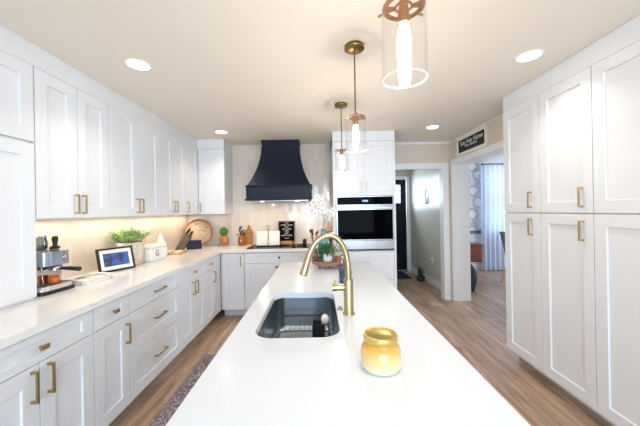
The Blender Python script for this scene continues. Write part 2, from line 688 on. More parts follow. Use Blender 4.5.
struct('trim_chair_rail', (2.302, YE - 0.03, 0.835), (3.68, YE - 0.0005, 0.905), M_SILL, 0.004)
f = MB()
for x in (3.78, 4.43, 5.09):
    f.box((x, YE + 0.02, 0.85), (x + 0.06, YE + 0.09, 2.36))
for z in (0.85, 1.56, 2.30):
    f.box((3.84, YE + 0.03, z), (4.43, YE + 0.08, z + 0.06)).box((4.49, YE + 0.03, z), (5.09, YE + 0.08, z + 0.06))
o = f.build('window_3', M_TRIM)
o['kind'] = 'structure'
p = MB().box((3.84, YE + 0.052, 0.91), (5.09, YE + 0.056, 2.30)).build('pane', M_GLASS, o)

# casings, baseboards, crown strip
struct('trim_hall_casing_right', (1.925, WB - 0.022, 0), (2.015, WB, 2.125), M_TRIM, 0.003)
struct('trim_hall_casing_top', (1.03, WB - 0.022, 2.035), (1.925, WB, 2.125), M_TRIM, 0.003)
struct('trim_hall_jamb', (1.925, WB, 0), (1.940, 4.62, 2.045), M_TRIM)
struct('trim_dining_casing_far', (XR - 0.02, 4.43, 0), (XR, 4.478, 2.16), M_TRIM, 0.003)
struct('trim_dining_jamb', (XR, 4.425, 0), (2.30, 4.44, 2.10), M_TRIM)
struct('trim_dining_casing_top', (XR - 0.02, 2.9, 2.085), (XR, 4.43, 2.16), M_TRIM, 0.003)
struct('trim_dining_soffit', (XR, 3.0, 2.085), (2.30, 4.425, 2.10), M_TRIM)
struct('trim_crown_back', (1.03, WB - 0.018, CEIL - 0.035), (XR - 0.018, WB, CEIL), M_TRIM, 0.004)
struct('trim_crown_right', (XR - 0.018, 3.0, CEIL - 0.022), (XR, WB, CEIL), M_TRIM, 0.004)
struct('baseboard_hall_right', (2.075, 4.62, 0), (2.09, YE, 0.13), M_TRIM, 0.003)
struct('baseboard_dining_far', (2.302, YE - 0.015, 0), (5.85, YE, 0.14), M_TRIM, 0.003)
struct('trim_door_casing_right', (2.00, YE - 0.02, 0), (2.075, YE, 2.17), M_TRIM, 0.003)
struct('trim_door_casing_top', (1.0, YE - 0.02, 2.10), (2.00, YE, 2.17), M_TRIM, 0.003)
struct('trim_door_sill', (1.08, YE - 0.05, 0.0), (2.0, YE, 0.025), M_STEEL)
# front door at the end of the hall (dark, with a lite)
d = MB()
d.box((1.08, YE + 0.02, 0.025), (1.32, YE + 0.065, 2.10)).box((1.87, YE + 0.02, 0.025), (2.0, YE + 0.065, 2.10))
d.box((1.32, YE + 0.02, 0.025), (1.87, YE + 0.065, 1.56)).box((1.32, YE + 0.02, 1.98), (1.87, YE + 0.065, 2.10))
dr = d.build('door_1', M_DOOR)
dr['kind'] = 'structure'
MB().box((1.32, YE + 0.04, 1.56), (1.87, YE + 0.045, 1.98)).build('pane', M_GLASS, dr)

# ------------------------------------------------------------------ cabinet builder


def shaker(x0, x1, z0, z1, y=0.0, t=0.020, rail=0.078, rec=0.011):
    """door or drawer front, outer face at y, local frame of the cabinet"""
    m = MB()
    a, b_ = x0 + rail, x1 - rail
    rz_ = min(rail, (z1 - z0) * 0.27)
    c, d_ = z0 + rz_, z1 - rz_
    vs = [(x0, y, z0), (x1, y, z0), (x1, y, z1), (x0, y, z1),
          (a, y, c), (b_, y, c), (b_, y, d_), (a, y, d_),
          (a, y + rec, c), (b_, y + rec, c), (b_, y + rec, d_), (a, y + rec, d_),
          (x0, y + t, z0), (x1, y + t, z0), (x1, y + t, z1), (x0, y + t, z1)]
    fs = [(0, 1, 5, 4), (1, 2, 6, 5), (2, 3, 7, 6), (3, 0, 4, 7),
          (4, 5, 9, 8), (5, 6, 10, 9), (6, 7, 11, 10), (7, 4, 8, 11), (8, 9, 10, 11),
          (1, 0, 12, 13), (2, 1, 13, 14), (3, 2, 14, 15), (0, 3, 15, 12), (15, 14, 13, 12)]
    return m.add(vs, fs)


def pull(cx, cz, length=0.135, vertical=True, w_=0.011, out=0.034):
    m = MB()
    h = length / 2
    if vertical:
        m.box((cx - w_ / 2, -out, cz - h), (cx + w_ / 2, -out + 0.010, cz + h))
        for s_ in (-1, 1):
            zc = cz + s_ * (h - 0.006)
            m.box((cx - w_ / 2, -out + 0.0101, zc - 0.006), (cx + w_ / 2, 0, zc + 0.006))
    else:
        m.box((cx - h, -out, cz - w_ / 2), (cx + h, -out + 0.010, cz + w_ / 2))
        for s_ in (-1, 1):
            xc = cx + s_ * (h - 0.006)
            m.box((xc - 0.006, -out + 0.0101, cz - w_ / 2), (xc + 0.006, 0, cz + w_ / 2))
    return m


def knob(cx, cz, w_=0.042, h=0.022):
    m = MB()
    m.box((cx - 0.006, -0.02, cz - 0.006), (cx + 0.006, 0, cz + 0.006))
    m.box((cx - w_ / 2, -0.032, cz - h / 2), (cx + w_ / 2, -0.0201, cz + h / 2))
    return m


def cabinet(name, label, cat, loc, rz, wd, depth, z0, z1, fronts, toe=None, filler=None, group=None, paint=None):
    """local frame: x along the run, y into the cabinet (0 = door face), z up from the floor"""
    paint = paint or M_CAB
    t = thing(name, label, cat, loc, rz, group)
    MB().box((0.0008, 0.0215, z0), (wd - 0.0008, depth, z1)).build('cabinet_body', paint, t)
    if toe:
        MB().box((0.0008, 0.115, 0.0), (wd - 0.0008, depth, z0 - 0.0005)).build('toe_kick', paint, t)
    if filler:
        MB().box((0.0008, 0.004, z1 + 0.0005), (wd - 0.0008, depth, filler)).build('top_filler', paint, t, 0.002)
    for fr in fronts:
        kind, x0, x1, a, b_ = fr[:5]
        g = 0.0021
        if kind == 'plain':
            dd = MB().box((x0 + g, 0, a + g), (x1 - g, 0.02, b_ - g)).build('panel', paint, t, 0.0012, 1)
        else:
            dd = shaker(x0 + g, x1 - g, a + g, b_ - g).build(kind, paint, t, 0.0012, 1)
        for h in fr[5:]:
            if h[0] == 'v':
                pull(h[1], h[2], h[3] if len(h) > 3 else 0.135).build('handle', M_BRASS, dd, 0.0015, 1)
            elif h[0] == 'h':
                pull(h[1], h[2], 0.16, False).build('handle', M_BRASS, dd, 0.0015, 1)
            elif h[0] == 'k':
                knob(h[1], h[2]).build('knob', M_BRASS, dd, 0.0015, 1)
            elif h[0] == 'r':
                MB().lathe([(0.005, 0), (0.005, 0.016), (0.014, 0.02), (0.014, 0.028), (0.0, 0.030)], M=Matrix.Translation((h[1], 0, h[2])) @ Matrix.Rotation(PI / 2, 4, 'X')).build('knob', M_BLACK, dd)
    return t


# ------------------------------------------------------------------ left wall: upper cabinets (local x -> world +Y)
UZ0, UZ1 = 1.395, 2.318
XU = -1.70
hz = 1.492


def upper(y0, ys, handles, label):
    fr = []
    for i in range(len(ys) - 1):
        fr.append(('door', ys[i] - y0, ys[i + 1] - y0, UZ0, UZ1, ('v', handles[i] - y0, hz)))
    return cabinet('upper_cabinet', label, 'cabinet', (XU, y0, 0), PI / 2, ys[-1] - y0, 0.33 - 0.001, UZ0, UZ1, fr, group='upper cabinets on the left wall')


upper(1.746, [1.746, 2.054, 2.360], [2.022, 2.086], 'white two-door upper cabinet over the espresso machine, beside the tall cabinet')
upper(2.362, [2.362, 2.738, 3.114], [2.706, 2.770], 'white two-door upper cabinet over the leafy plant and white bin')
upper(3.116, [3.116, 3.412, 3.708], [3.380, 3.444], 'white narrow two-door upper cabinet over the knife block')
upper(3.710, [3.710, 4.098], [3.745], 'white one-door upper cabinet on the left wall, nearest the inside corner')
cabinet('upper_cabinet', 'white one-door upper cabinet facing forward in the corner, beside the range hood', 'cabinet', (-1.699, 4.10, 0), 0, 0.37, WB - 4.10 - 0.001, UZ0, UZ1,
        [('door', 0.0, 0.37, UZ0, UZ1, ('v', 0.035, hz))])
# tall counter-standing cabinet at the near left
cabinet('counter_cabinet', 'tall white cabinet standing on the left counter, cut by the frame edge', 'cabinet', (XU, 0.86, 0), PI / 2, 0.882, 0.329, 0.9155, 2.318,
        [('door', 0.44, 0.882, 0.93, 1.849), ('door', 0.44, 0.882, 1.857, 2.318), ('door', 0.0, 0.44, 0.93, 1.849), ('door', 0.0, 0.44, 1.857, 2.318)])
t = thing('filler_board', 'white filler board between the left upper cabinets and the ceiling', 'filler board', (XU, 0.86, 0), PI / 2)
MB().box((0, 0.004, 2.3195), (3.238, 0.329, CEIL - 0.001)).build('board', M_CAB, t)
MB().box((3.2385, -0.370, 2.3195), (3.638, 0.329, CEIL - 0.001)).build('corner_board', M_CAB, t)
# under-cabinet light bars
for i, (ya, yb) in enumerate(((1.80, 2.33), (2.40, 3.08), (3.15, 3.68), (3.74, 4.40))):
    t = thing('light_bar', ['slim light bar under the upper cabinet by the espresso machine', 'slim light bar under the upper cabinet over the leafy plant', 'slim light bar under the upper cabinet over the knife block', 'slim light bar under the corner upper cabinet'][i], 'light', (-1.93, (ya + yb) / 2, UZ0), 0, 'under-cabinet light bars')
    h = (yb - ya) / 2
    MB().box((-0.015, -h, -0.012), (0.015, h, -0.0005)).build('housing', M_WHITE, t)
    area('strip_light', (0, 0, -0.014), (0, 0, -1), 0.02, 2 * h, 2.6 * 2 * h, UNDER_C, parent=t)

# ------------------------------------------------------------------ left base run
XB = -1.322
BZ0, BZ1, DG = 0.115, 0.869, 0.728


def base(y0, y1, fronts, label, grp='base cabinets along the left wall'):
    fr = [(k, a - y0, b_ - y0, c, d_) + tuple((h[0], h[1] - y0) + tuple(h[2:]) for h in hs) for k, a, b_, c, d_, *hs in fronts]
    return cabinet('base_cabinet', label, 'cabinet', (XB, y0, 0), PI / 2, y1 - y0, -WL + XB - 0.001, BZ0, BZ1, fr, toe=True, group=grp)


HV = 0.635
base(0.37, 1.03, [('drawer', 0.37, 1.03, DG, BZ1, ('k', 0.70, 0.80)), ('door', 0.37, 0.70, BZ0, DG, ('v', 0.66, HV)), ('door', 0.70, 1.03, BZ0, DG, ('v', 0.74, HV))],
     'white base cabinet on the left, below the frame')
base(1.03, 1.688, [('drawer', 1.03, 1.688, DG, BZ1, ('k', 1.362, 0.800)), ('door', 1.03, 1.360, BZ0, DG, ('v', 1.318, HV, 0.145)), ('door', 1.360, 1.688, BZ0, DG, ('v', 1.400, HV, 0.145))],
     'white base cabinet at the lower left with a wide drawer over two doors')
base(1.69, 2.006, [('drawer', 1.69, 2.006, DG, BZ1, ('k', 1.848, 0.800)), ('door', 1.69, 2.006, BZ0, DG, ('v', 1.966, 0.607, 0.135))],
     'narrow white base cabinet with one knobbed drawer over one door, below the espresso machine')
base(2.008, 2.74, [('drawer', 2.008, 2.74, DG, BZ1, ('h', 2.374, 0.80)), ('drawer', 2.008, 2.74, 0.437, DG, ('h', 2.374, 0.590)), ('drawer', 2.008, 2.74, BZ0, 0.437, ('h', 2.374, 0.290))],
     'white base cabinet made of three wide stacked drawers')
base(2.742, 3.338, [('drawer', 2.742, 3.338, DG, BZ1, ('k', 3.04, 0.80)), ('door', 2.742, 3.04, BZ0, DG, ('v', 3.00, HV)), ('door', 3.04, 3.338, BZ0, DG, ('v', 3.08, HV))],
     'white base cabinet with one drawer over two doors, beyond the three-drawer unit')
base(3.34, 3.64, [('drawer', 3.34, 3.64, DG, BZ1, ('k', 3.49, 0.80)), ('door', 3.34, 3.64, BZ0, DG, ('v', 3.60, 0.62))],
     'narrowest white base cabinet on the left run, near the inside corner')
t = thing('corner_panel', 'plain white filler panel closing the inside corner of the base cabinets', 'panel', (XB, 3.642, 0), PI / 2)
MB().box((0, 0.004, BZ0), (0.226, 0.024, BZ1)).build('panel', M_CAB, t, 0.0015)
MB().box((0, 0.115, 0), (0.226, 0.135, BZ0 - 0.001)).build('toe_kick', M_CAB, t)

# ------------------------------------------------------------------ back run
YB = 3.87
BD = WB - YB - 0.001
cabinet('base_cabinet', 'white one-door base cabinet left of the cooktop, at the inside corner', 'cabinet', (-1.318, YB, 0), 0, 0.308, BD, BZ0, BZ1,
        [('plain', -0.002, 0.022, BZ0, BZ1), ('door', 0.022, 0.308, BZ0, BZ1, ('v', 0.267, 0.77))], toe=True)
cabinet('base_cabinet', 'white base cabinet under the cooktop, wide drawer over two doors', 'cabinet', (-1.008, YB, 0), 0, 0.92, BD, BZ0, BZ1,
        [('drawer', 0.0, 0.92, DG, BZ1, ('r', 0.47, 0.805)), ('door', 0.0, 0.46, BZ0, DG, ('r', 0.435, 0.68)), ('door', 0.46, 0.92, BZ0, DG, ('r', 0.485, 0.68))], toe=True)
cabinet('base_cabinet', 'white base cabinet between the cooktop and the oven tower', 'cabinet', (-0.086, YB, 0), 0, 0.276, BD, BZ0, BZ1,
        [('drawer', 0.0, 0.276, DG, BZ1, ('r', 0.14, 0.805)), ('door', 0.0, 0.276, BZ0, DG, ('r', 0.04, 0.68))], toe=True)

# counter slab: L-shaped
m = MB()
out = [(WL + 0.001, 0.37), (-1.297, 0.37), (-1.297, YB - 0.028), (0.190, YB - 0.028), (0.190, WB - 0.001), (WL + 0.001, WB - 0.001)]
m.prism(out, 0.878, 0.915)
tag(m.build('countertop', M_QUARTZ, None, 0.003), 'L-shaped white quartz countertop along the left and back walls', 'countertop')

# ------------------------------------------------------------------ oven tower
TX, TY, TW = 0.192, 3.80, 0.816
t = thing('oven_cabinet', 'tall white cabinet tower holding the wall oven, beside the hall doorway', 'cabinet', (TX, TY, 0), 0)
b_ = MB()
b_.box((0, 0.021, 0.10), (0.03, 0.699, 2.40)).box((TW - 0.03, 0.021, 0.10), (TW, 0.699, 2.40))
b_.box((0.03, 0.021, 0.10), (TW - 0.03, 0.699, 0.885)).box((0.03, 0.021, 1.605), (TW - 0.03, 0.699, 2.40)).box((0.03, 0.65, 0.885), (TW - 0.03, 0.699, 1.605))
b_.build('cabinet_body', M_CAB, t)
MB().box((0.0, 0.0, 0.10), (0.028, 0.0205, 2.32)).box((TW - 0.028, 0, 0.10), (TW, 0.0205, 2.32)).build('face_frame', M_CAB, t, 0.0015)
MB().box((0, 0.0, 2.322), (TW, 0.699, CEIL - 0.001)).build('top_filler', M_CAB, t, 0.002)
MB().box((0, 0.075, 0), (TW, 0.699, 0.0995)).build('toe_kick', M_CAB, t)
MB().box((0.029, 0, 1.605), (TW - 0.029, 0.0205, 1.65)).build('rail', M_CAB, t, 0.0015)
mid = TW / 2
for x0, x1, hx in ((0.029, mid, mid - 0.035), (mid, TW - 0.029, mid + 0.035)):
    dd = shaker(x0 + 0.001, x1 - 0.001, 1.654, 2.318).build('door', M_CAB, t, 0.0012, 1)
    pull(hx, 1.735, 0.115).build('handle', M_BRASS, dd, 0.0015, 1)
shaker(0.03, TW - 0.03, 0.50, 0.875).build('drawer', M_CAB, t, 0.0012, 1)
shaker(0.03, TW - 0.03, 0.105, 0.495).build('drawer', M_CAB, t, 0.0012, 1)
# wall oven
t = thing('wall_oven', 'stainless steel wall oven with black glass door in the tall cabinet', 'oven', (TX + 0.033, TY, 0), 0)
OW = TW - 0.066
MB().box((0, 0.005, 0.888), (OW, 0.60, 1.602)).build('oven_body', M_STEEL, t)
cp = MB().box((0.0, -0.022, 1.475), (OW, 0.0045, 1.600)).build('control_panel', M_STEEL, t, 0.003)
MB().box((0.012, -0.0235, 1.487), (OW - 0.012, -0.0222, 1.588)).build('glass_panel', M_BLACKG, cp)
M_DISP = mat('oven_display', '9fc8ff', 0.3, emit='a8d0ff', estr=2.2)
text('clock_digits', '12:00', 0.035, M_DISP, cp, Matrix.Translation((OW / 2, -0.0245, 1.535)) @ Matrix.Rotation(PI / 2, 4, 'X'))
dd = MB().box((0.0, -0.03, 1.022), (OW, 0.0045, 1.470)).build('oven_door', M_STEEL, t, 0.004)
MB().box((0.016, -0.0315, 1.034), (OW - 0.016, -0.0302, 1.420)).build('glass_panel', M_BLACKG, dd)
hb = MB().box((0.005, -0.075, 1.432), (OW - 0.005, -0.05, 1.462))
for x in (0.05, OW - 0.07):
    hb.box((x, -0.0499, 1.43), (x + 0.02, -0.0302, 1.446))
hb.build('handle', M_STEEL, dd, 0.004)
MB().box((0.0, -0.025, 0.905), (OW, 0.0045, 1.016)).build('lower_trim', M_STEEL, t, 0.003)
MB().box((0.0, -0.02, 0.889), (OW, 0.0045, 0.9045)).build('vent_slot', M_BLACK, t)

# ------------------------------------------------------------------ pantry wall (local x -> world -Y)
XP = 1.754
PZ = 1.367


def pantry(y1, y0, fronts, label):
    """y1 far edge, y0 near edge"""
    fr = []
    for ya, yb, hy in fronts:   # ya far, yb near
        hs = [('v', y1 - hy, 1.478)] if hy else []
        fr.append(('door', y1 - ya, y1 - yb, PZ + 0.004, 2.315) + tuple(hs))
        hs = [('v', y1 - hy, 1.254)] if hy else []
        fr.append(('door', y1 - ya, y1 - yb, 0.10, PZ) + tuple(hs))
    return cabinet('pantry_cabinet', label, 'cabinet', (XP, y1, 0), -PI / 2, y1 - y0, 2.30 - XP - 0.001, 0.10, 2.315, fr, toe=True, group='full-height pantry cabinets on the right')


pantry(2.744, 2.300, [(2.744, 2.300, 2.392)], 'white full-height pantry cabinet farthest back, next to the dining room opening')
pantry(2.299, 1.854, [(2.299, 1.854, 1.925)], 'white full-height pantry cabinet in the middle, between two others')
pantry(1.853, 1.25, [(1.853, 1.25, 1.30)], 'widest white full-height pantry cabinet, cut off by the right frame edge')

t = thing('filler_board', 'white filler board between the pantry cabinets and the ceiling', 'filler board', (XP, 2.744, 0), -PI / 2)
MB().box((0, 0.004, 2.3165), (1.494, 2.30 - XP - 0.001, CEIL - 0.001)).build('board', M_CAB, t, 0.002)

# ------------------------------------------------------------------ range hood
t = thing('range_hood', 'navy blue range hood with curved flare over the cooktop', 'hood', (-0.545, WB - 0.001, 0), 0)


def hood_ring(hw, dp, z):
    return [(-hw, -dp, z), (hw, -dp, z), (hw, 0, z), (-hw, 0, z)]


prof = []
for i in range(15):
    u = i / 14.0
    k = (1 - u) ** 2.1
    prof.append((0.268 + (0.437 - 0.268) * k, 0.30 + (0.535 - 0.30) * k, 1.775 + (CEIL - 0.03 - 1.775) * u))
vs, fs = [], []
for hw, dp, z in prof:
    vs += hood_ring(hw, dp, z)
for i in range(14):
    for k in range(4):
        fs.append((4 * i + k, 4 * i + (k + 1) % 4, 4 * i + 4 + (k + 1) % 4, 4 * i + 4 + k))
m = MB()
n = 4
for k in range(4):      # separate sides so that each is smooth but the corners stay crisp
    sv = []
    for i in range(15):
        sv += [vs[4 * i + k], vs[4 * i + (k + 1) % 4]]
    m.add(sv, [(2 * i, 2 * i + 1, 2 * i + 3, 2 * i + 2) for i in range(14)], True)
m.add(vs[:4], [(3, 2, 1, 0)])
m.add(vs[-4:], [(0, 1, 2, 3)])
m.build('flared_canopy', M_NAVY, t)
MB().box((-0.445, -0.545, 1.598), (0.445, 0, 1.762)).build('band', M_NAVY, t, 0.003)
MB().box((-0.455, -0.556, 1.7625), (0.455, 0, 1.783)).build('upper_molding', M_NAVY, t, 0.005)
MB().box((-0.462, -0.563, 1.572), (0.462, 0, 1.5975)).build('lower_molding', M_NAVY, t, 0.005)
MB().box((-0.278, -0.31, CEIL - 0.03), (0.278, 0, CEIL - 0.001)).build('top_molding', M_NAVY, t, 0.004)
# batten on the front, following the flare
for bx in (-0.13,):
    bv, bf = [], []
    for hw, dp, z in prof:
        x = bx
        bv += [(x - 0.006, -dp - 0.004, z), (x + 0.006, -dp - 0.004, z)]
    MB().add(bv, [(2 * i, 2 * i + 1, 2 * i + 3, 2 * i + 2) for i in range(14)], True).build('batten', M_NAVY, t)
MB().box((-0.40, -0.50, 1.562), (0.40, -0.04, 1.5715)).build('insert', M_STEEL, t)
for x in (-0.25, 0.25):
    MB().lathe([(0.0, -0.004), (0.028, -0.004), (0.028, 0.0)], (x, -0.42, 1.5615)).build('hood_lamp', M_LAMP, t)
    area('hood_light', (x, -0.42, 1.553), (0, 0, -1), 0.05, 0.05, 2.2, UNDER_C, parent=t, shape='DISK')

# ------------------------------------------------------------------ cooktop
t = thing('cooktop', 'black glass cooktop set in the back counter under the hood', 'cooktop', (-0.545, 4.17, 0.9155), 0)
MB().prism(rrect(-0.45, 0.45, -0.245, 0.245, 0.012, 3), 0.0, 0.006).build('glass_top', M_BLACKG, t, 0.001)
for x, y, r in ((-0.28, 0.08, 0.08), (-0.28, -0.10, 0.07), (0.0, 0.0, 0.12), (0.28, 0.08, 0.08), (0.28, -0.10, 0.07)):
    m = MB()
    m.lathe([(r - 0.002, 0.0062), (r - 0.002, 0.0068), (r, 0.0068), (r, 0.0062)], (x, y, 0), 32)
    m.build('burner_ring', M_STEEL, t)

# ------------------------------------------------------------------ island
IL, IR, IY0, IY1 = -0.372, 0.479, 0.30, 2.87
hole = rrect(-0.276, 0.080, 1.150, 1.795, 0.080, 10)
outer = [(IL, IY0), (IR, IY0), (IR, IY1), (IL, IY1)]
tri = geometry.tessellate_polygon([[Vector((x, y, 0)) for x, y in outer], [Vector((x, y, 0)) for x, y in hole]])
pts = outer + hole
no, nh = len(outer), len(hole)
m = MB()
Z0, Z1 = 0.885, 0.915


def orient(tr, up):
    a, b2, c = [Vector(pts[i]) for i in tr]
    cr = (b2 - a).x * (c - a).y - (b2 - a).y * (c - a).x
    return tuple(tr) if (cr > 0) == up else tuple(reversed(tr))


m.add([(x, y, Z1) for x, y in pts] + [(x, y, Z0) for x, y in pts],
      [orient(tr, True) for tr in tri] + [tuple(i + no + nh for i in orient(tr, False)) for tr in tri]
      + [(i + no + nh, (i + 1) % no + no + nh, (i + 1) % no, i) for i in range(no)])
m.add([(x, y, Z1) for x, y in hole] + [(x, y, Z0) for x, y in hole],
      [(i, (i + 1) % nh, (i + 1) % nh + nh, i + nh) for i in range(nh)], True)
tag(m.build('island_countertop', mat('island_white_quartz', 'e3e9f1', 0.14), None), 'white quartz island countertop with a sink cut-out in the middle of the room', 'countertop')
t = thing('island_cabinet', 'white island base cabinets carrying the island countertop', 'cabinet', (0, 0, 0))
b_ = MB()
x0, x1, y0, y1 = IL + 0.045, IR - 0.045, IY0 + 0.04, IY1 - 0.04
b_.box((x0, y0, 0.10), (x1, 1.12, 0.884)).box((x0, 1.90, 0.10), (x1, y1, 0.884))
b_.box((x0, 1.12, 0.10), (x1, 1.90, 0.60)).box((x0, 1.12, 0.60), (x0 + 0.02, 1.90, 0.884)).box((x1 - 0.02, 1.12, 0.60), (x1, 1.90, 0.884))
b_.build('cabinet_body', M_CAB, t)
MB().box((x0 + 0.06, y0 + 0.06, 0), (x1 - 0.06, y1 - 0.06, 0.0995)).build('toe_kick', M_CAB, t)
ys = [y0, 0.82, 1.12, 1.51, 1.90, 2.36, y1]
for i in range(6):
    for side in (0, 1):
        sh = shaker(ys[i] + 0.002, ys[i + 1] - 0.002, 0.115, 0.878)
        M4 = Matrix.Translation((x0 - 0.0205, 0, 0)) @ Matrix(((0, 1, 0, 0), (1, 0, 0, 0), (0, 0, 1, 0), (0, 0, 0, 1))) if side == 0 else Matrix.Translation((x1 + 0.0205, 0, 0)) @ Matrix(((0, -1, 0, 0), (1, 0, 0, 0), (0, 0, 1, 0), (0, 0, 0, 1)))
        sh.v = [tuple(M4 @ Vector(p_)) for p_ in sh.v]
        sh.build('door', M_CAB, t)

# sink basin
t = thing('sink', 'undermount stainless steel sink basin in the island', 'sink', (-0.098, 1.4725, 0.884), 0)
m = MB()
loops = []
for inset, z, r in ((-0.03, 0.0, 0.085), (-0.004, 0.0, 0.078), (-0.004, -0.004, 0.078), (0.004, -0.17, 0.072), (0.012, -0.19, 0.065), (0.03, -0.203, 0.055), (0.06, -0.208, 0.04)):
    loops.append([(x, y, z) for x, y in rrect(-0.178 + inset, 0.178 - inset, -0.3225 + inset, 0.3225 - inset, r, 10)])
L = len(loops[0])
vv = [p_ for lp in loops for p_ in lp]
m.add(vv, [(i * L + k, i * L + (k + 1) % L, (i + 1) * L + (k + 1) % L, (i + 1) * L + k) for i in range(len(loops) - 1) for k in range(L)], True)
m.add(loops[-1], [list(range(L))])
o = m.build('basin', M_STEELD, t)
MB().lathe([(0.0, 0.002), (0.025, 0.001), (0.045, 0.003), (0.045, 0.0)], (0, 0.10, -0.2075)).build('drain', M_STEEL, t)
# wire rack in the sink
t = thing('sink_rack', 'black wire rack lying in the bottom of the sink', 'rack', (-0.098, 1.45, 0.676))
m = MB()
rx, ry = 0.142, 0.26
for z in (0.035, 0.125):
    lp = [(x, y, z) for x, y in rrect(-rx, rx, -ry, ry, 0.03, 5)]
    m.tube(lp + [lp[0], lp[1]], 0.0035, 8, False)
m.build('frame', M_BLACK, t)
m = MB()
for i in range(9):
    x = -rx + 0.03 + i * (2 * rx - 0.06) / 8
    m.tube([(x, -ry, 0.125), (x, -ry, 0.035), (x, ry, 0.035), (x, ry, 0.125)], 0.0018, 6)
for i in range(8):
    y = -ry + 0.05 + i * 0.065
    m.tube([(-rx, y, 0.125), (-rx, y, 0.034), (rx, y, 0.034), (rx, y, 0.125)], 0.0018, 6)
m.build('wire_grid', M_STEEL, t)
for sx_ in (-1, 1):
    for sy_ in (-1, 1):
        MB().tube([(sx_ * 0.085, sy_ * 0.19, 0.0005), (sx_ * 0.085, sy_ * 0.19, 0.033)], 0.006, 8).build('foot', M_BLACK, t)
t = thing('sponge_holder', 'square black sponge cup standing on the sink rack', 'holder', (-0.012, 1.53, 0.7145))
m = MB()
m.box((-0.033, -0.03, 0), (0.033, 0.03, 0.004)).box((-0.033, -0.03, 0.004), (-0.030, 0.03, 0.115)).box((0.030, -0.03, 0.004), (0.033, 0.03, 0.115)).box((-0.030, -0.03, 0.004), (0.030, -0.027, 0.115)).box((-0.030, 0.027, 0.004), (0.030, 0.03, 0.115))
m.build('cup', M_BLACK, t)
t = thing('dish_brush', 'white dish brush leaning out of the black sponge cup', 'brush', (-0.008, 1.53, 0.719))
MB().tube([(0, 0, 0.003), (0.008, 0.0, 0.07), (0.022, -0.004, 0.118)], 0.006, 8).build('brush_handle', M_WHITE, t)
MB().ball((0.030, -0.006, 0.128), 0.022, sc=(1, 1, 1.2)).build('brush_head', M_WHITE, t)
# ------------------------------------------------------------------ faucet
t = thing('faucet', 'tall brushed gold gooseneck faucet on the right of the sink', 'faucet', (0.137, 1.408, 0.915))
MB().lathe([(0.030, 0.0005), (0.030, 0.004), (0.027, 0.008), (0.0235, 0.012), (0.0235, 0.165), (0.021, 0.172), (0.0165, 0.174)], seg=32).build('body', M_GOLD, t)
path = [(0.0, 0.0, 0.17), (0.0, 0.0, 0.21), (-0.002, 0, 0.245), (-0.010, 0, 0.292), (-0.028, -0.004, 0.338), (-0.056, -0.008, 0.370), (-0.090, -0.013, 0.383), (-0.126, -0.018, 0.374), (-0.157, -0.023, 0.349), (-0.178, -0.027, 0.315), (-0.192, -0.031, 0.280)]


def smooth_path(p_, n=5):
    q = [Vector(a) for a in p_]
    r = []
    for i in range(len(q) - 1):
        p0, p1, p2, p3 = q[max(i - 1, 0)], q[i], q[i + 1], q[min(i + 2, len(q) - 1)]
        for k in range(n):
            u = k / n
            r.append(0.5 * ((2 * p1) + (p2 - p0) * u + (2 * p0 - 5 * p1 + 4 * p2 - p3) * u * u + (3 * p1 - p0 - 3 * p2 + p3) * u ** 3))
    r.append(q[-1])
    return r


MB().tube(smooth_path(path), 0.0142, 16).build('gooseneck', M_GOLD, t)
a, b2 = Vector((-0.192, -0.031, 0.280)), Vector((-0.216, -0.036, 0.202))
MB().tube([a, a + (b2 - a) * 0.02, a + (b2 - a) * 0.04, a + (b2 - a) * 0.6, b2], [0.0142, 0.0155, 0.0160, 0.0175, 0.0190], 18).build('spray_head', M_GOLD, t)
MB().tube([b2, b2 + (b2 - a).normalized() * 0.004], 0.014, 16).build('nozzle', M_BLACK, t)
hd = MB().tube([(-0.020, 0, 0.128), (-0.056, 0, 0.128)], 0.015, 20).tube([(-0.0565, 0, 0.128), (-0.078, 0, 0.128)], 0.017, 20)
hd.tube([(-0.068, 0, 0.143), (-0.064, 0.002, 0.165)], 0.0045, 10)
hd.build('lever_handle', M_GOLD, t)
m = thing('sink_button', 'small dark air switch button beside the faucet base', 'button', (0.098, 1.47, 0.915))
MB().lathe([(0.014, 0.0005), (0.014, 0.006), (0.009, 0.008), (0.009, 0.014), (0, 0.0145)]).build('button_cap', M_STEEL, m)

# ------------------------------------------------------------------ candle jar
t = thing('candle_jar', 'amber and cream glass candle jar with gold lid on the island', 'candle', (0.190, 0.928, 0.915))
m_j = mat('ombre_candle_glass', 'f0dcae', 0.12, coat=0.6)
nt = m_j.node_tree
tc = nt.nodes.new('ShaderNodeTexCoord')
sp = nt.nodes.new('ShaderNodeSeparateXYZ')
rp = nt.nodes.new('ShaderNodeValToRGB')
mr = nt.nodes.new('ShaderNodeMapRange')
mr.inputs['From Min'].default_value = 0.0
mr.inputs['From Max'].default_value = 0.08
nt.links.new(tc.outputs['Object'], sp.inputs[0])
nt.links.new(sp.outputs['Z'], mr.inputs['Value'])
nt.links.new(mr.outputs[0], rp.inputs['Fac'])
e = rp.color_ramp.elements
e[0].position, e[0].color = 0.05, lin('e4dfc2')
e[1].position, e[1].color = 0.95, lin('e5a242')
x = e.new(0.5)
x.color = lin('e9c488')
nt.links.new(rp.outputs['Color'], nt.nodes['Principled BSDF'].inputs['Base Color'])
MB().lathe([(0.054, 0.0005), (0.060, 0.004), (0.0635, 0.014), (0.0640, 0.035), (0.0638, 0.054), (0.061, 0.066), (0.055, 0.075), (0.050, 0.079), (0.049, 0.083)], seg=48).build('jar', m_j, t)
MB().lathe([(0.0505, 0.0835), (0.0535, 0.085), (0.0535, 0.103), (0.052, 0.107), (0.049, 0.1085), (0.0485, 0.1075), (0, 0.1073)], seg=48).build('lid', mat('pale_gold_lid', 'd9bd68', 0.3, 0.85), t)

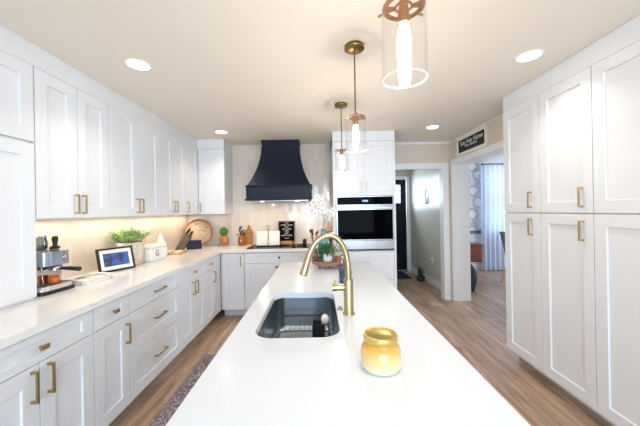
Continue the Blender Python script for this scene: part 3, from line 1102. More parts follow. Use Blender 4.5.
# ------------------------------------------------------------------ riser with plant, vase etc. on the island
RXc, RYc, RZ = 0.085, 2.60, 0.915
t = thing('wooden_riser', 'round brown wooden riser on ball feet at the far end of the island', 'riser', (RXc, RYc, RZ))
MB().lathe([(0.0, 0.030), (0.144, 0.030), (0.155, 0.035), (0.160, 0.047), (0.155, 0.060), (0.146, 0.064), (0, 0.064)], seg=40).build('round_top', M_WOODR, t)
for k in range(3):
    a = -PI / 2 + k * 2 * PI / 3
    MB().ball((0.10 * math.cos(a), 0.10 * math.sin(a), 0.0155), 0.015).build('foot', M_WOODR, t)
RT = RZ + 0.0645


def bush(mb, c, rad, n, ln, wd, flat=1.0, droop=0.25, zmin=-0.3):
    for i in range(n):
        while True:
            v = Vector((random.gauss(0, 1), random.gauss(0, 1), random.gauss(0, 1)))
            v.normalize()
            if v.z > zmin:
                break
        k = random.uniform(0.35, 1.0)
        p_ = Vector(c) + Vector((v.x * rad * k, v.y * rad * k, v.z * rad * k * flat))
        d_ = v + Vector((random.uniform(-.5, .5), random.uniform(-.5, .5), random.uniform(-.2, .6)))
        mb.leaf(p_, d_, ln * random.uniform(0.7, 1.2), wd, droop=droop * random.random())
    return mb


t = thing('potted_fern', 'bushy green plant in a small white marbled pot on the round riser', 'plant', (0.068, 2.50, RT))
MB().lathe([(0.030, 0.0005), (0.036, 0.004), (0.039, 0.066), (0.036, 0.066), (0.034, 0.055), (0, 0.055)]).build('pot', mat('white_marbled_pot', 'e9e9ea', 0.3, noise=(30, 'a9a9ae', 0.3, 0.5)), t)
bs = MB()
for i in range(26):
    a = random.uniform(0, 2 * PI)
    r_ = random.uniform(0.02, 0.085)
    top = Vector((r_ * math.cos(a), r_ * math.sin(a) * 0.7, random.uniform(0.08, 0.17) - r_ * 0.4))
    bs.tube([(0, 0, 0.05), top * 0.5 + Vector((0, 0, 0.04)), top], 0.0012, 4)
bs.build('stems', M_LEAFD, t)
bush(MB(), (0, -0.015, 0.085), 0.115, 620, 0.028, 0.012, 0.50, 0.3, -0.30).build('foliage', M_LEAFD, t)

t = thing('teal_vase', 'tall teal ceramic vase on the riser holding white orchids', 'vase', (0.040, 2.665, RT))
MB().lathe([(0.038, 0.0005), (0.046, 0.01), (0.052, 0.06), (0.052, 0.15), (0.042, 0.195), (0.026, 0.225), (0.023, 0.262), (0.028, 0.27), (0.024, 0.27), (0.019, 0.26), (0.019, 0.2), (0, 0.19)], seg=32).build('vase_body', mat('teal_mottled_glaze', '5c9792', 0.2, noise=(22, '356f72', 0.35, 0.6)), t)
# orchids
t = thing('orchid_stem', 'tall stem of white orchid blossoms standing in the teal vase', 'flower', (0.040, 2.665, RT + 0.20))
stem = smooth_path([(0, 0, 0.002), (0.002, 0, 0.10), (0.004, 0, 0.17), (-0.008, 0, 0.22), (-0.022, -0.004, 0.27), (-0.040, -0.006, 0.32), (-0.052, -0.008, 0.35)])
MB().tube(stem, 0.0028, 6).tube(smooth_path([(0.003, 0, 0.12), (0.03, -0.002, 0.165), (0.055, -0.004, 0.215)]), 0.0022, 6).build('stem', mat('orchid_stem_green', '6d6a3a', 0.6), t)
M_PET = mat('white_petal', 'dedad9', 0.6)
M_CEN = mat('orchid_center', '8f7f3c', 0.6)


def flower(mb, mc, c, r, face):
    face = Vector(face).normalized()
    u = face.orthogonal().normalized()
    v_ = face.cross(u)
    ph = random.uniform(0, 1)
    for k in range(5):
        a = ph + 2 * PI * k / 5
        d_ = u * math.cos(a) + v_ * math.sin(a)
        sd = face.cross(d_)
        wd_ = r * 0.52
        b0 = Vector(c) + d_ * r * 0.08
        mid_ = b0 + d_ * r * 0.5 - face * r * 0.10
        mb.add([b0, mid_ + sd * wd_, b0 + d_ * r * 0.88 + sd * wd_ * 0.55, b0 + d_ * r, b0 + d_ * r * 0.88 - sd * wd_ * 0.55, mid_ - sd * wd_, mid_ + face * r * 0.12],
               [(0, 1, 6), (1, 2, 6), (2, 3, 6), (3, 4, 6), (4, 5, 6), (5, 0, 6)], True)
    mc.ball(Vector(c) + face * r * 0.12, r * 0.2, 8, 6)


VX, VY, VZ = 0.040, 2.655, RT + 0.20
fl_pos = [(-0.055, -0.02, 0.362), (-0.118, -0.02, 0.290), (-0.088, -0.025, 0.318), (-0.045, -0.02, 0.312), (-0.002, -0.02, 0.290), (-0.103, -0.03, 0.240), (-0.045, -0.03, 0.256), (-0.072, -0.02, 0.275), (-0.018, -0.03, 0.330), (-0.075, -0.03, 0.215), (-0.010, -0.03, 0.240),
          (0.045, -0.02, 0.218), (0.088, -0.018, 0.240), (0.070, -0.02, 0.205)]
for c in fl_pos:
    bl = MB()
    ce = MB()
    flower(bl, ce, c, 0.030, (random.uniform(-.5, .5), -1, random.uniform(-.3, .4)))
    b1 = bl.build('blossom', M_PET, t)
    ce.build('blossom_center', M_CEN, b1)
MB().leaf((0.05, -0.01, 0.225), (0.3, -0.3, -1), 0.05, 0.022).leaf((0.035, -0.01, 0.215), (-0.5, -0.3, -0.6), 0.04, 0.02).leaf((0.0, -0.01, 0.19), (-0.7, -0.3, 0.3), 0.04, 0.02).build('leaf', M_LEAF, t)

t = thing('twig_jar', 'small brown jar of dark red dried stems on the riser, left of the teal vase', 'jar', (-0.045, 2.64, RT))
MB().lathe([(0.024, 0.0005), (0.030, 0.01), (0.032, 0.05), (0.022, 0.075), (0.018, 0.085), (0.021, 0.09), (0.016, 0.09), (0.014, 0.07), (0, 0.06)]).build('jar_body', M_WOODR, t)
m = MB()
for i in range(9):
    dx, dy = random.uniform(-0.045, 0.035), random.uniform(-0.02, 0.02)
    z = random.uniform(0.22, 0.265)
    m.tube([(0, 0, 0.065), (dx * 0.5, dy * 0.5, 0.15), (dx, dy, z)], 0.0018, 5)
    m.ball((dx, dy, z), 0.009, 8, 6, (1, 1, 1.6))
m.build('dried_stems', mat('dark_red_dried', '6e3026', 0.8), t)
t = thing('wooden_bowl', 'small dark brown wooden bowl at the left of the round riser', 'bowl', (-0.030, 2.545, RT))
MB().lathe([(0.014, 0.0005), (0.026, 0.010), (0.033, 0.030), (0.030, 0.030), (0.022, 0.013), (0, 0.008)]).build('bowl_body', wood('dark_brown_wood', '7b523c', '5e3d2c'), t)
t = thing('terracotta_pot', 'small orange terracotta dish at the right of the round riser', 'pot', (0.160, 2.545, RT))
MB().lathe([(0.020, 0.0005), (0.026, 0.03), (0.029, 0.031), (0.029, 0.038), (0.024, 0.038), (0.02, 0.012), (0, 0.01)]).build('pot_body', mat('clay_orange', 'b8793f', 0.7), t)
t = thing('canister', 'cream ceramic canister standing at the back of the round riser', 'canister', (0.155, 2.675, RT))
MB().lathe([(0.034, 0.0005), (0.038, 0.004), (0.038, 0.075), (0.036, 0.078), (0.036, 0.088), (0.006, 0.092), (0.008, 0.102), (0, 0.106)]).build('canister_body', mat('blush_ceramic', 'dccbc2', 0.4), t)

# soap bottles behind faucet
t = thing('soap_bottle', 'dark blue soap bottle with pump behind the gold faucet', 'bottle', (0.176, 2.02, 0.915))
MB().lathe([(0.040, 0.0005), (0.045, 0.005), (0.045, 0.085), (0.038, 0.102), (0.020, 0.118), (0.015, 0.128), (0.015, 0.14)], seg=28).build('bottle_body', M_SOAP, t)
MB().lathe([(0.017, 0.1405), (0.017, 0.155), (0.005, 0.158), (0.005, 0.185), (0.010, 0.186), (0.010, 0.194), (0, 0.195)]).box((-0.034, -0.005, 0.1865), (0.0, 0.005, 0.194)).build('pump', M_SOAP, t)
t = thing('spice_tin', 'small white and red tin behind the gold faucet neck', 'tin', (0.205, 2.46, 0.915))
MB().lathe([(0.024, 0.0005), (0.024, 0.055), (0.022, 0.058)]).build('tin_body', mat('red_tin', 'b5523f', 0.4), t)
MB().lathe([(0.025, 0.0585), (0.025, 0.078), (0.0, 0.08)]).build('lid', M_WHITE, t)

# ------------------------------------------------------------------ pendants


def pendant(px, y, label):
    t = thing('pendant_light', label, 'lamp', (px, y, CEIL - 0.001), 0, 'glass cylinder pendants over the island')
    MB().lathe([(0.0, 0.0), (0.062, 0.0), (0.062, -0.022), (0.056, -0.026), (0.0, -0.026)][::-1], seg=32).build('ceiling_canopy', M_ANT, t)
    MB().tube([(0, 0, -0.0265), (0, 0, -0.43)], 0.005, 10).build('rod', M_ANT, t)
    # rim plate with cut-outs, held by a small cup
    pl = MB()
    zp = -0.452
    ri, ro, rm = 0.020, 0.060, 0.046
    for k in range(48):
        a0, a1 = 2 * PI * k / 48, 2 * PI * (k + 1) / 48
        for (ra, rb) in ((ri, 0.026), (rm, ro)) if (k % 12) < 8 else ((ri, ro),):
            q = [(ra * math.cos(a0), ra * math.sin(a0)), (rb * math.cos(a0), rb * math.sin(a0)), (rb * math.cos(a1), rb * math.sin(a1)), (ra * math.cos(a1), ra * math.sin(a1))]
            pl.prism(q, zp, zp + 0.004)
    pl.build('pierced_plate', M_COPPER, t)
    MB().tube([(0, 0, -0.4305), (0, 0, -0.50)], [0.012, 0.019], 20).build('socket', M_BRASS, t)
    for k in range(3):
        a = 0.5 + 2 * PI * k / 3
        MB().tube([(0.058 * math.cos(a), 0.058 * math.sin(a), zp + 0.002), (0.077 * math.cos(a), 0.077 * math.sin(a), zp + 0.002)], 0.004, 8).build('thumbscrew', M_BRASS, t)
    sg = MB()
    sg.lathe([(0.0635, -0.44), (0.0635, -0.655)], seg=48)
    sg.v = sg.v
    # open cylinder wall only
    wall_ = MB()
    R0, n_ = 0.0635, 48
    vv = []
    for k in range(n_):
        a = 2 * PI * k / n_
        vv += [(R0 * math.cos(a), R0 * math.sin(a), -0.438), (R0 * math.cos(a), R0 * math.sin(a), -0.658), ((R0 - 0.003) * math.cos(a), (R0 - 0.003) * math.sin(a), -0.658), ((R0 - 0.003) * math.cos(a), (R0 - 0.003) * math.sin(a), -0.438)]
    ff = []
    for k in range(n_):
        k2 = (k + 1) % n_
        ff += [(4 * k + 1, 4 * k2 + 1, 4 * k2, 4 * k), (4 * k + 3, 4 * k2 + 3, 4 * k2 + 2, 4 * k + 2)]
    wall_.add(vv, ff, True)
    sh = wall_.build('glass_shade', M_GLASS, t)
    ring = MB()
    lp = [(0.062 * math.cos(2 * PI * k / 48), 0.062 * math.sin(2 * PI * k / 48), -0.6585) for k in range(49)]
    ring.tube(lp, 0.0016, 8, False)
    ring.build('shade_rim', M_RIM, sh)
    MB().lathe([(0.0, -0.640), (0.008, -0.637), (0.015, -0.622), (0.0195, -0.595), (0.0195, -0.545), (0.0155, -0.515), (0.0125, -0.501)], seg=20).build('bulb', M_BULB, t)
    l = bpy.data.lights.new('bulb_light', 'POINT')
    l.energy = 8.2
    l.color = (1, 0.90, 0.76)
    l.shadow_soft_size = 0.02
    lo = bpy.data.objects.new('bulb_light', l)
    COL.objects.link(lo)
    lo.parent = t
    lo.location = (0, 0, -0.67)
    return t


pendant(0.255, 0.84, 'nearest glass cylinder pendant light, cut off by the top of the frame')
pendant(0.241, 1.83, 'middle glass cylinder pendant light hanging over the island')
pendant(0.233, 2.83, 'farthest and smallest-looking glass cylinder pendant light, near the oven')

# ------------------------------------------------------------------ recessed lights


def recessed(x, y, label):
    t = thing('recessed_light', label, 'light', (x, y, CEIL), 0, 'recessed ceiling lights')
    MB().lathe([(0.068, -0.0005), (0.068, -0.003), (0.084, -0.006), (0.088, -0.003), (0.088, -0.0005)], seg=32).build('trim_ring', M_WHITE, t)
    MB().lathe([(0.0, -0.0035), (0.067, -0.0035), (0.067, -0.0005)], seg=32).build('lens', M_LAMP, t)
    area('downlight', (0, 0, -0.012), (0, 0, -1), 0.13, 0.13, RECESSED_W, RECESSED_C, shape='DISK', parent=t, spread=112)


recessed(-1.24, 2.02, 'round recessed ceiling light at the near left')
recessed(-1.24, 3.74, 'round recessed ceiling light at the far left, near the corner cabinet')
recessed(1.46, 1.99, 'round recessed ceiling light at the near right, by the pantry')
recessed(1.46, 3.68, 'round recessed ceiling light at the far right, by the hall doorway')

# ------------------------------------------------------------------ rug
t = thing('runner_rug', 'faded pink and grey patterned runner between the island and left cabinets', 'rug', (-0.86, 1.85, 0))
MB().box((-0.27, -1.0, 0.0005), (0.27, 1.0, 0.007)).build('rug_field', M_RUG, t)
bd = MB()
bd.box((-0.30, -1.03, 0.0005), (-0.2705, 1.03, 0.0075)).box((0.2705, -1.03, 0.0005), (0.30, 1.03, 0.0075)).box((-0.27, 1.0005, 0.0005), (0.27, 1.03, 0.0075)).box((-0.27, -1.03, 0.0005), (0.27, -1.0005, 0.0075))
bd.build('rug_border', mat('rug_border_pile', 'a08a86', 0.95, noise=(60, '6c6670', 0.4, 0.6)), t)

# ------------------------------------------------------------------ left counter items
CT = 0.9155
# espresso machine (local +x faces the aisle)
t = thing('espresso_machine', 'stainless steel espresso machine on the left counter beside the tall cabinet', 'coffee machine', (-1.835, 1.915, CT), math.radians(-4))
MB().prism(rrect(-0.14, 0.13, -0.12, 0.12, 0.03, 5), 0.0, 0.022).build('base', M_BLACK, t)
M_MACH = mat('polished_steel_housing', 'dcd6cf', 0.22, 0.65)
MB().box((-0.14, -0.12, 0.0225), (0.02, 0.12, 0.268)).build('housing', M_MACH, t, 0.012, 3)
MB().prism(rrect(0.0215, 0.125, -0.115, 0.115, 0.045, 6), 0.0225, 0.05).build('drip_tray', M_MACH, t, 0.003)
m = MB()
for i in range(9):
    y = -0.10 + i * 0.025
    m.box((0.03, y - 0.004, 0.0505), (0.11, y + 0.004, 0.053))
m.build('drip_grate', M_STEEL, t)
MB().prism(rrect(0.0215, 0.112, -0.085, 0.105, 0.045, 8), 0.175, 0.265).build('group_head', mat('blue_grey_steel', 'aeb9c6', 0.2, 0.8), t, 0.004)
MB().box((0.0215, -0.11, 0.05), (0.024, 0.11, 0.174)).build('splash_panel', mat('mirror_steel', 'd8c8b8', 0.06, 1.0), t)
MB().lathe([(0.037, 0.0), (0.037, 0.022), (0.03, 0.03)], (0.075, 0.02, 0.140)).build('portafilter_basket', M_STEEL, t)
MB().tube([(0.112, 0.02, 0.150), (0.14, 0.02, 0.150), (0.17, 0.02, 0.150), (0.245, 0.02, 0.146), (0.252, 0.02, 0.146)], [0.009, 0.011, 0.013, 0.015, 0.011], 14).build('portafilter_handle', M_BLACK, t)
MB().tube([(0.075, 0.02, 0.139), (0.075, 0.02, 0.118)], 0.008, 10).build('spout', M_STEEL, t)
MB().tube([(0.09, -0.085, 0.174), (0.10, -0.09, 0.11), (0.115, -0.095, 0.075)], 0.004, 8).build('steam_wand', M_STEEL, t)
g = MB().lathe([(0.018, 0.0), (0.018, 0.008), (0.010, 0.011), (0, 0.012)], M=Matrix.Translation((0.1125, 0.05, 0.22)) @ Matrix.Rotation(PI / 2, 4, 'Y'))
g.build('dial', M_STEEL, t)
MB().box((-0.13, -0.11, 0.2685), (0.01, 0.11, 0.274)).build('cup_rail', M_STEEL, t, 0.002)
t = thing('coffee_cup', 'orange espresso cup on the drip tray of the espresso machine', 'cup', (-1.770, 1.93, CT + 0.0535))
MB().lathe([(0.020, 0), (0.026, 0.01), (0.030, 0.045), (0.027, 0.045), (0.022, 0.012), (0, 0.008)]).build('cup_body', mat('orange_glaze', 'd9702e', 0.3), t)
t = thing('milk_pitcher', 'ribbed steel milk pitcher on top of the espresso machine', 'pitcher', (-1.892, 1.965, CT + 0.2745))
MB().lathe([(0.034, 0.0), (0.040, 0.006), (0.039, 0.04), (0.033, 0.075), (0.036, 0.09), (0.033, 0.09), (0.03, 0.075), (0.035, 0.04), (0.03, 0.008), (0, 0.006)]).build('pitcher_body', M_STEEL, t)
MB().tube(smooth_path([(0.031, -0.016, 0.08), (0.052, -0.03, 0.078), (0.053, -0.032, 0.04), (0.034, -0.018, 0.02)]), 0.004, 8).build('handle', M_STEEL, t)
t = thing('tamper', 'black handled coffee tamper standing on top of the espresso machine', 'tamper', (-1.822, 1.998, CT + 0.2745))
MB().lathe([(0.028, 0.0), (0.028, 0.012), (0.014, 0.018)]).build('tamper_base', M_BLACK, t)
MB().lathe([(0.014, 0.0185), (0.013, 0.035), (0.018, 0.06), (0.017, 0.082), (0, 0.086)]).build('grip', M_BLACK, t)

# marble tray
t = thing('marble_tray', 'low white marble tray on the counter beside the espresso machine', 'tray', (-1.735, 2.195, CT), math.radians(-8))
mm = mat('white_marble', 'ece6df', 0.25, noise=(14, 'b3aaa2', 0.38, 0.5))
MB().prism(rrect(-0.085, 0.085, -0.13, 0.13, 0.03, 5), 0, 0.022).build('tray_base', mm, t)
lp = rrect(-0.080, 0.080, -0.125, 0.125, 0.03, 6)
MB().tube([(x, y, 0.031) for x, y in lp] + [(lp[0][0], lp[0][1], 0.031), (lp[1][0], lp[1][1], 0.031)], 0.009, 8, False).build('tray_rim', mm, t)

# picture frame tablet
bl, brr = Vector((-1.845, 2.435)), Vector((-1.722, 2.715))
ang = math.atan2((brr - bl).y, (brr - bl).x)
wdt = (brr - bl).length
t = thing('digital_frame', 'black digital photo frame with white mat and blue picture, leaning back', 'picture frame', (bl.x, bl.y, CT), ang)
tilt = Matrix.Rotation(math.radians(-14), 4, 'X')


def tb(a, b3):
    q = MB().box(a, b3)
    q.v = [tuple(tilt @ Vector(p_)) for p_ in q.v]
    return q


Hf = 0.212
fr = MB()
for a, b3 in (((0, 0, 0.003), (wdt, 0.018, 0.019)), ((0, 0, Hf - 0.016), (wdt, 0.018, Hf)), ((0, 0, 0.019), (0.016, 0.018, Hf - 0.016)), ((wdt - 0.016, 0, 0.019), (wdt, 0.018, Hf - 0.016))):
    fr.box(a, b3)
fr.v = [tuple(tilt @ Vector(p_)) for p_ in fr.v]
fr.build('frame', M_BLACK, t)
tb((0.016, 0.006, 0.019), (wdt - 0.016, 0.016, Hf - 0.016)).build('mat_board', M_PAPERW, t)
scr = mat('blue_screen_picture', '2550a8', 0.35, emit='2a5cc0', estr=0.15)
nt = scr.node_tree
tc = nt.nodes.new('ShaderNodeTexCoord')
n = nt.nodes.new('ShaderNodeTexNoise')
n.inputs['Scale'].default_value = 14
rp = nt.nodes.new('ShaderNodeValToRGB')
rp.color_ramp.elements[0].position = 0.40
rp.color_ramp.elements[0].color = lin('1c2340')
rp.color_ramp.elements[1].position = 0.52
rp.color_ramp.elements[1].color = lin('22509c')
nt.links.new(tc.outputs['Object'], n.inputs['Vector'])
nt.links.new(n.outputs['Fac'], rp.inputs['Fac'])
for s_ in ('Base Color', 'Emission Color'):
    nt.links.new(rp.outputs['Color'], nt.nodes['Principled BSDF'].inputs[s_])
tb((0.045, 0.0045, 0.050), (wdt - 0.045, 0.0055, Hf - 0.047)).build('screen', scr, t)
q = MB().add([(0.10, 0.02, Hf * 0.75), (wdt - 0.10, 0.02, Hf * 0.75), (wdt - 0.10, 0.10, 0.003), (0.10, 0.10, 0.003), (0.10, 0.024, Hf * 0.75), (wdt - 0.10, 0.024, Hf * 0.75), (wdt - 0.10, 0.106, 0.003), (0.10, 0.106, 0.003)],
             [(0, 1, 2, 3), (7, 6, 5, 4), (0, 4, 5, 1), (2, 6, 7, 3), (1, 5, 6, 2), (0, 3, 7, 4)])
q.v = [(x, y + 0.035 * (z / Hf), z) for x, y, z in q.v]
q.build('easel_back', M_BLACK, t)

# leafy plant in beige pot
t = thing('potted_plant', 'light green leafy plant in a large beige pot behind the photo frame', 'plant', (-1.880, 2.88, CT))
MB().lathe([(0.095, 0.0), (0.112, 0.01), (0.118, 0.22), (0.112, 0.225), (0.108, 0.22), (0.10, 0.19), (0, 0.19)], seg=36).build('pot', mat('beige_fabric_pot', 'e4d6c9', 0.9, noise=(50, 'cbb8a4', 0.3, 0.6)), t)
st = MB()
fo = MB()
for i in range(60):
    a = random.uniform(0, 2 * PI)
    r_ = random.uniform(0.03, 0.17)
    top = Vector((r_ * math.cos(a) * 0.85, r_ * math.sin(a) * 1.05, 0.235 + random.uniform(0.03, 0.13) * (1 - r_ * 2.2)))
    st.tube([(top.x * 0.3, top.y * 0.3, 0.19), (top.x * 0.7, top.y * 0.7, 0.24), top], 0.0016, 4)
    for k in range(9):
        p_ = top + Vector((random.uniform(-.03, .03), random.uniform(-.03, .03), random.uniform(-.025, .02)))
        if p_.x < -0.145:
            p_.x = -0.145
        fo.leaf(p_, (random.uniform(-.3, 1), random.uniform(-1, 1), random.uniform(-.4, .5)), random.uniform(0.025, 0.04), 0.02)
st.build('stems', M_LEAF, t)
fo.build('foliage', M_LEAFL, t)

# white bin with a mark
t = thing('storage_bin', 'white lidded bin with a round black letter mark, beside the beige pot', 'bin', (-1.835, 3.14, CT), math.radians(-3))
MB().box((-0.10, -0.14, 0), (0.10, 0.14, 0.135)).build('bin_body', M_WHITE, t, 0.012, 3)
MB().box((-0.105, -0.145, 0.1355), (0.105, 0.145, 0.165)).build('lid', M_WHITE, t, 0.010, 3)
text('letter_mark', 'G', 0.085, M_BLACK, t, Matrix.Translation((0.1012, -0.03, 0.075)) @ Matrix.Rotation(PI / 2, 4, 'Z') @ Matrix.Rotation(PI / 2, 4, 'X'), 0.001)

t = thing('cone_vase', 'white ceramic vase tapering upward, left of the knife block', 'vase', (-1.875, 3.43, CT))
MB().lathe([(0.060, 0.0), (0.072, 0.01), (0.070, 0.08), (0.055, 0.14), (0.032, 0.20), (0.014, 0.250), (0.010, 0.262), (0.007, 0.262), (0, 0.25)], seg=28).build('vase_body', mat('translucent_white_ceramic', 'f7f2ea', 0.35, sss=0.2), t)

# wooden tray in front of the knife block
t = thing('serving_tray', 'small pale wooden tray in front of the knife block', 'tray', (-1.765, 3.62, CT), math.radians(6))
MB().prism(rrect(-0.075, 0.075, -0.14, 0.14, 0.02, 4), 0.0, 0.012).build('tray_base', M_WOODL, t)
lp = rrect(-0.071, 0.071, -0.136, 0.136, 0.02, 5)
MB().tube([(x, y, 0.02) for x, y in lp] + [(lp[0][0], lp[0][1], 0.02), (lp[1][0], lp[1][1], 0.02)], 0.007, 8, False).build('tray_rim', M_WOODL, t)
for i, yy in enumerate((-0.08, 0.0, 0.08)):
    c = thing('tealight', ['cream tealight nearest the camera on the small wooden tray', 'cream tealight in the middle of the small wooden tray', 'cream tealight on the small wooden tray, nearest the knife block'][i], 'candle', (-1.765 - yy * 0.1, 3.62 + yy, CT + 0.0125), 0, 'tealights on the small wooden tray')
    MB().lathe([(0.022, 0), (0.024, 0.02), (0.021, 0.02), (0, 0.018)]).build('candle_body', M_CREAM, c)

# knife block, leaning forward toward the aisle (local x)
t = thing('knife_block', 'slanted grey-brown knife block with black knife handles on the left counter', 'knife block', (-1.86, 3.82, CT), math.radians(10))
sl = math.radians(32)
q = MB()
prof_k = [(-0.045, 0.0), (0.055, 0.0), (0.165, 0.185), (0.085, 0.225)]
q.add([(x, -0.05, z) for x, z in prof_k] + [(x, 0.05, z) for x, z in prof_k],
      [(0, 1, 2, 3), (7, 6, 5, 4), (0, 4, 5, 1), (1, 5, 6, 2), (2, 6, 7, 3), (3, 7, 4, 0)])
q.build('block_body', wood('grey_brown_wood', '6c6054', '4d433a'), t, 0.004)
ax = Vector((0.52, 0, 0.86)).normalized()
for i in range(2):
    for k in range(3):
        bpt = Vector((0.105 + 0.040 * i, -0.032 + 0.032 * k, 0.222 - 0.022 * i))
        MB().tube([bpt, bpt + ax * 0.02, bpt + ax * (0.08 - 0.015 * i)], [0.009, 0.010, 0.011], 8).build('knife_handle', M_BLACK, t)

# smart display
t = thing('smart_display', 'dark blue smart speaker display on the counter in front of the round tray', 'display', (-1.745, 4.03, CT), math.radians(28))
q = MB().add([(-0.10, -0.045, 0.003), (0.10, -0.045, 0.003), (0.10, 0.0, 0.125), (-0.10, 0.0, 0.125), (-0.085, 0.075, 0.0), (0.085, 0.075, 0.0), (0.075, 0.03, 0.105), (-0.075, 0.03, 0.105)],
             [(0, 1, 2, 3), (5, 4, 7, 6), (0, 4, 5, 1), (1, 5, 6, 2), (2, 6, 7, 3), (3, 7, 4, 0)])
q.build('housing', mat('slate_fabric', '1b212d', 0.8), t, 0.008, 3)
MB().add([(-0.085, -0.0415, 0.018), (0.085, -0.0415, 0.018), (0.085, -0.0065, 0.113), (-0.085, -0.0065, 0.113)], [(0, 1, 2, 3)]).add([(-0.085, -0.0405, 0.018), (0.085, -0.0405, 0.018), (0.085, -0.0055, 0.113), (-0.085, -0.0055, 0.113)], [(3, 2, 1, 0)]).build('screen', mat('dim_blue_screen', '131d38', 0.15, emit='27407a', estr=0.15), t)

# round tray leaning in the corner
t = thing('round_tray', 'large round wooden tray leaning in the corner behind the smart display', 'tray', (-1.80, 4.32, CT), 0)
lean = Matrix.Rotation(math.radians(22), 4, 'Z') @ Matrix.Rotation(math.radians(78), 4, 'X')
Rr = 0.203
Mx = Matrix.Translation((0, 0, Rr * math.sin(math.radians(78)) + 0.006)) @ lean
MB().lathe([(0, 0.0), (Rr - 0.022, 0.0), (Rr - 0.022, 0.008), (0, 0.008)], seg=56, M=Mx).build('tray_panel', mat('pale_speckled_wood', 'dcc3a4', 0.6, noise=(26, 'b9987a', 0.36, 0.46)), t)
MB().lathe([(Rr - 0.0215, -0.004), (Rr, -0.004), (Rr, 0.026), (Rr - 0.016, 0.026), (Rr - 0.0215, 0.010), (Rr - 0.0215, -0.004)], seg=56, M=Mx).build('tray_rim', M_WOOD, t)

# topiary on stand
t = thing('potted_topiary', 'small round green topiary in an orange pot on a dark wooden stand', 'plant', (-1.435, 4.36, CT))
m = MB()
for sx_ in (-1, 1):
    m.box((sx_ * 0.062 - 0.006, -0.008, 0), (sx_ * 0.062 + 0.006, 0.008, 0.125))
for sy_ in (-1, 1):
    m.box((-0.008, sy_ * 0.062 - 0.006, 0), (0.008, sy_ * 0.062 + 0.006, 0.125))
m.box((-0.056, -0.006, 0.03), (0.056, 0.006, 0.04)).box((-0.006, -0.056, 0.030), (0.006, -0.0065, 0.04)).box((-0.006, 0.0065, 0.030), (0.006, 0.056, 0.04))
m.build('plant_stand', M_WOODR, t)
MB().lathe([(0.040, 0.041), (0.050, 0.046), (0.053, 0.150), (0.047, 0.150), (0.045, 0.13), (0, 0.13)]).build('pot', M_TERRA, t)
m = MB().ball((0, 0, 0.210), 0.060)
bush(m, (0, 0, 0.210), 0.068, 420, 0.014, 0.010, 1.0, 0.1, -1.0).build('foliage', M_TOPI, t)

# cutting boards with dried flowers
def board(name, label, loc, rz_, w_, h_, neck, m_, tiltd):
    t = thing(name, label, 'cutting board', loc, rz_)
    o_ = [(-w_ / 2, 0.0), (w_ / 2, 0.0), (w_ / 2, h_ * 0.62), (w_ * 0.42, h_ * 0.72), (w_ * 0.16, h_ * 0.80), (neck, h_ * 0.86), (neck, h_ * 0.98), (neck * 0.6, h_), (-neck * 0.6, h_), (-neck, h_ * 0.98), (-neck, h_ * 0.86), (-w_ * 0.16, h_ * 0.80), (-w_ * 0.42, h_ * 0.72), (-w_ / 2, h_ * 0.62)]
    Mt = Matrix.Rotation(math.radians(-tiltd), 4, 'X') @ Matrix.Rotation(PI / 2, 4, 'X')
    MB().prism(o_, -0.018, 0.0, M=Mt).build('board', m_, t, 0.003)
    return t


board('cutting_board', 'honey coloured paddle cutting board leaning on the tiled wall behind the flowers', (-1.085, 4.43, CT + 0.001), 0, 0.13, 0.30, 0.014, M_WOOD, 6)
t = thing('wooden_vase', 'amber wooden vase of dark red dried flowers in front of the cutting board', 'vase', (-1.165, 4.345, CT))
MB().lathe([(0.045, 0.0), (0.052, 0.008), (0.054, 0.09), (0.044, 0.13), (0.03, 0.145), (0.03, 0.165), (0.024, 0.165), (0.022, 0.13), (0, 0.12)], seg=28).build('vase_body', wood('caramel_wood', 'a8672c', '86491c'), t)
m = MB()
fb = MB()
for i in range(16):
    dx, dy = random.uniform(-0.075, 0.045), random.uniform(-0.03, 0.03)
    z = random.uniform(0.17, 0.30) - abs(dx) * 0.5
    m.tube([(0, 0, 0.13), (dx * 0.4, dy * 0.4, 0.17), (dx, dy, z)], 0.002, 5)
    fb.ball((dx, dy, z), 0.012, 8, 6, (1, 1, 1.2))
m.build('dried_stems', mat('brown_stem', '6a3f25', 0.8), t)
fb.build('dried_buds', mat('dark_red_buds', '5f2a20', 0.8), t)
MB().lathe([(0, 0), (0.010, 0.0), (0.010, 0.003), (0, 0.003)], M=Matrix.Translation((0.0, -0.0535, 0.075)) @ Matrix.Rotation(PI / 2, 4, 'X')).build('tag', M_PAPERW, t)

# cookbook on stand
t = thing('cookbook_stand', 'black wire cookbook stand on the cooktop', 'stand', (-0.735, 4.16, CT + 0.007))
m = MB()
m.tube([(-0.15, -0.03, 0.006), (0.15, -0.03, 0.006)], 0.005, 8).tube([(-0.15, -0.055, 0.006), (0.15, -0.055, 0.006)], 0.004, 8)
for x in (-0.13, 0.13):
    m.tube([(x, -0.055, 0.006), (x, 0.08, 0.006)], 0.004, 8)
    m.tube([(x, -0.055, 0.006), (x, -0.055, 0.03)], 0.004, 8)
m.tube([(0, 0.08, 0.006), (0, 0.035, 0.16), (0, 0.018, 0.255)], 0.004, 8).tube([(-0.13, 0.08, 0.006), (0.13, 0.08, 0.006)], 0.004, 8)
lp = [(0.022 * math.cos(a * PI / 8), 0.016, 0.277 + 0.022 * math.sin(a * PI / 8)) for a in range(17)]
m.tube(lp, 0.003, 8, False)
m.tube([(0, -0.030, 0.02), (0, -0.012, 0.10), (0, 0.006, 0.25)], 0.003, 8)
m.build('wire_frame', M_BLACK, t)
t = thing('open_cookbook', 'white open cookbook resting on the wire stand over the cooktop', 'book', (-0.735, 4.145, CT + 0.018))
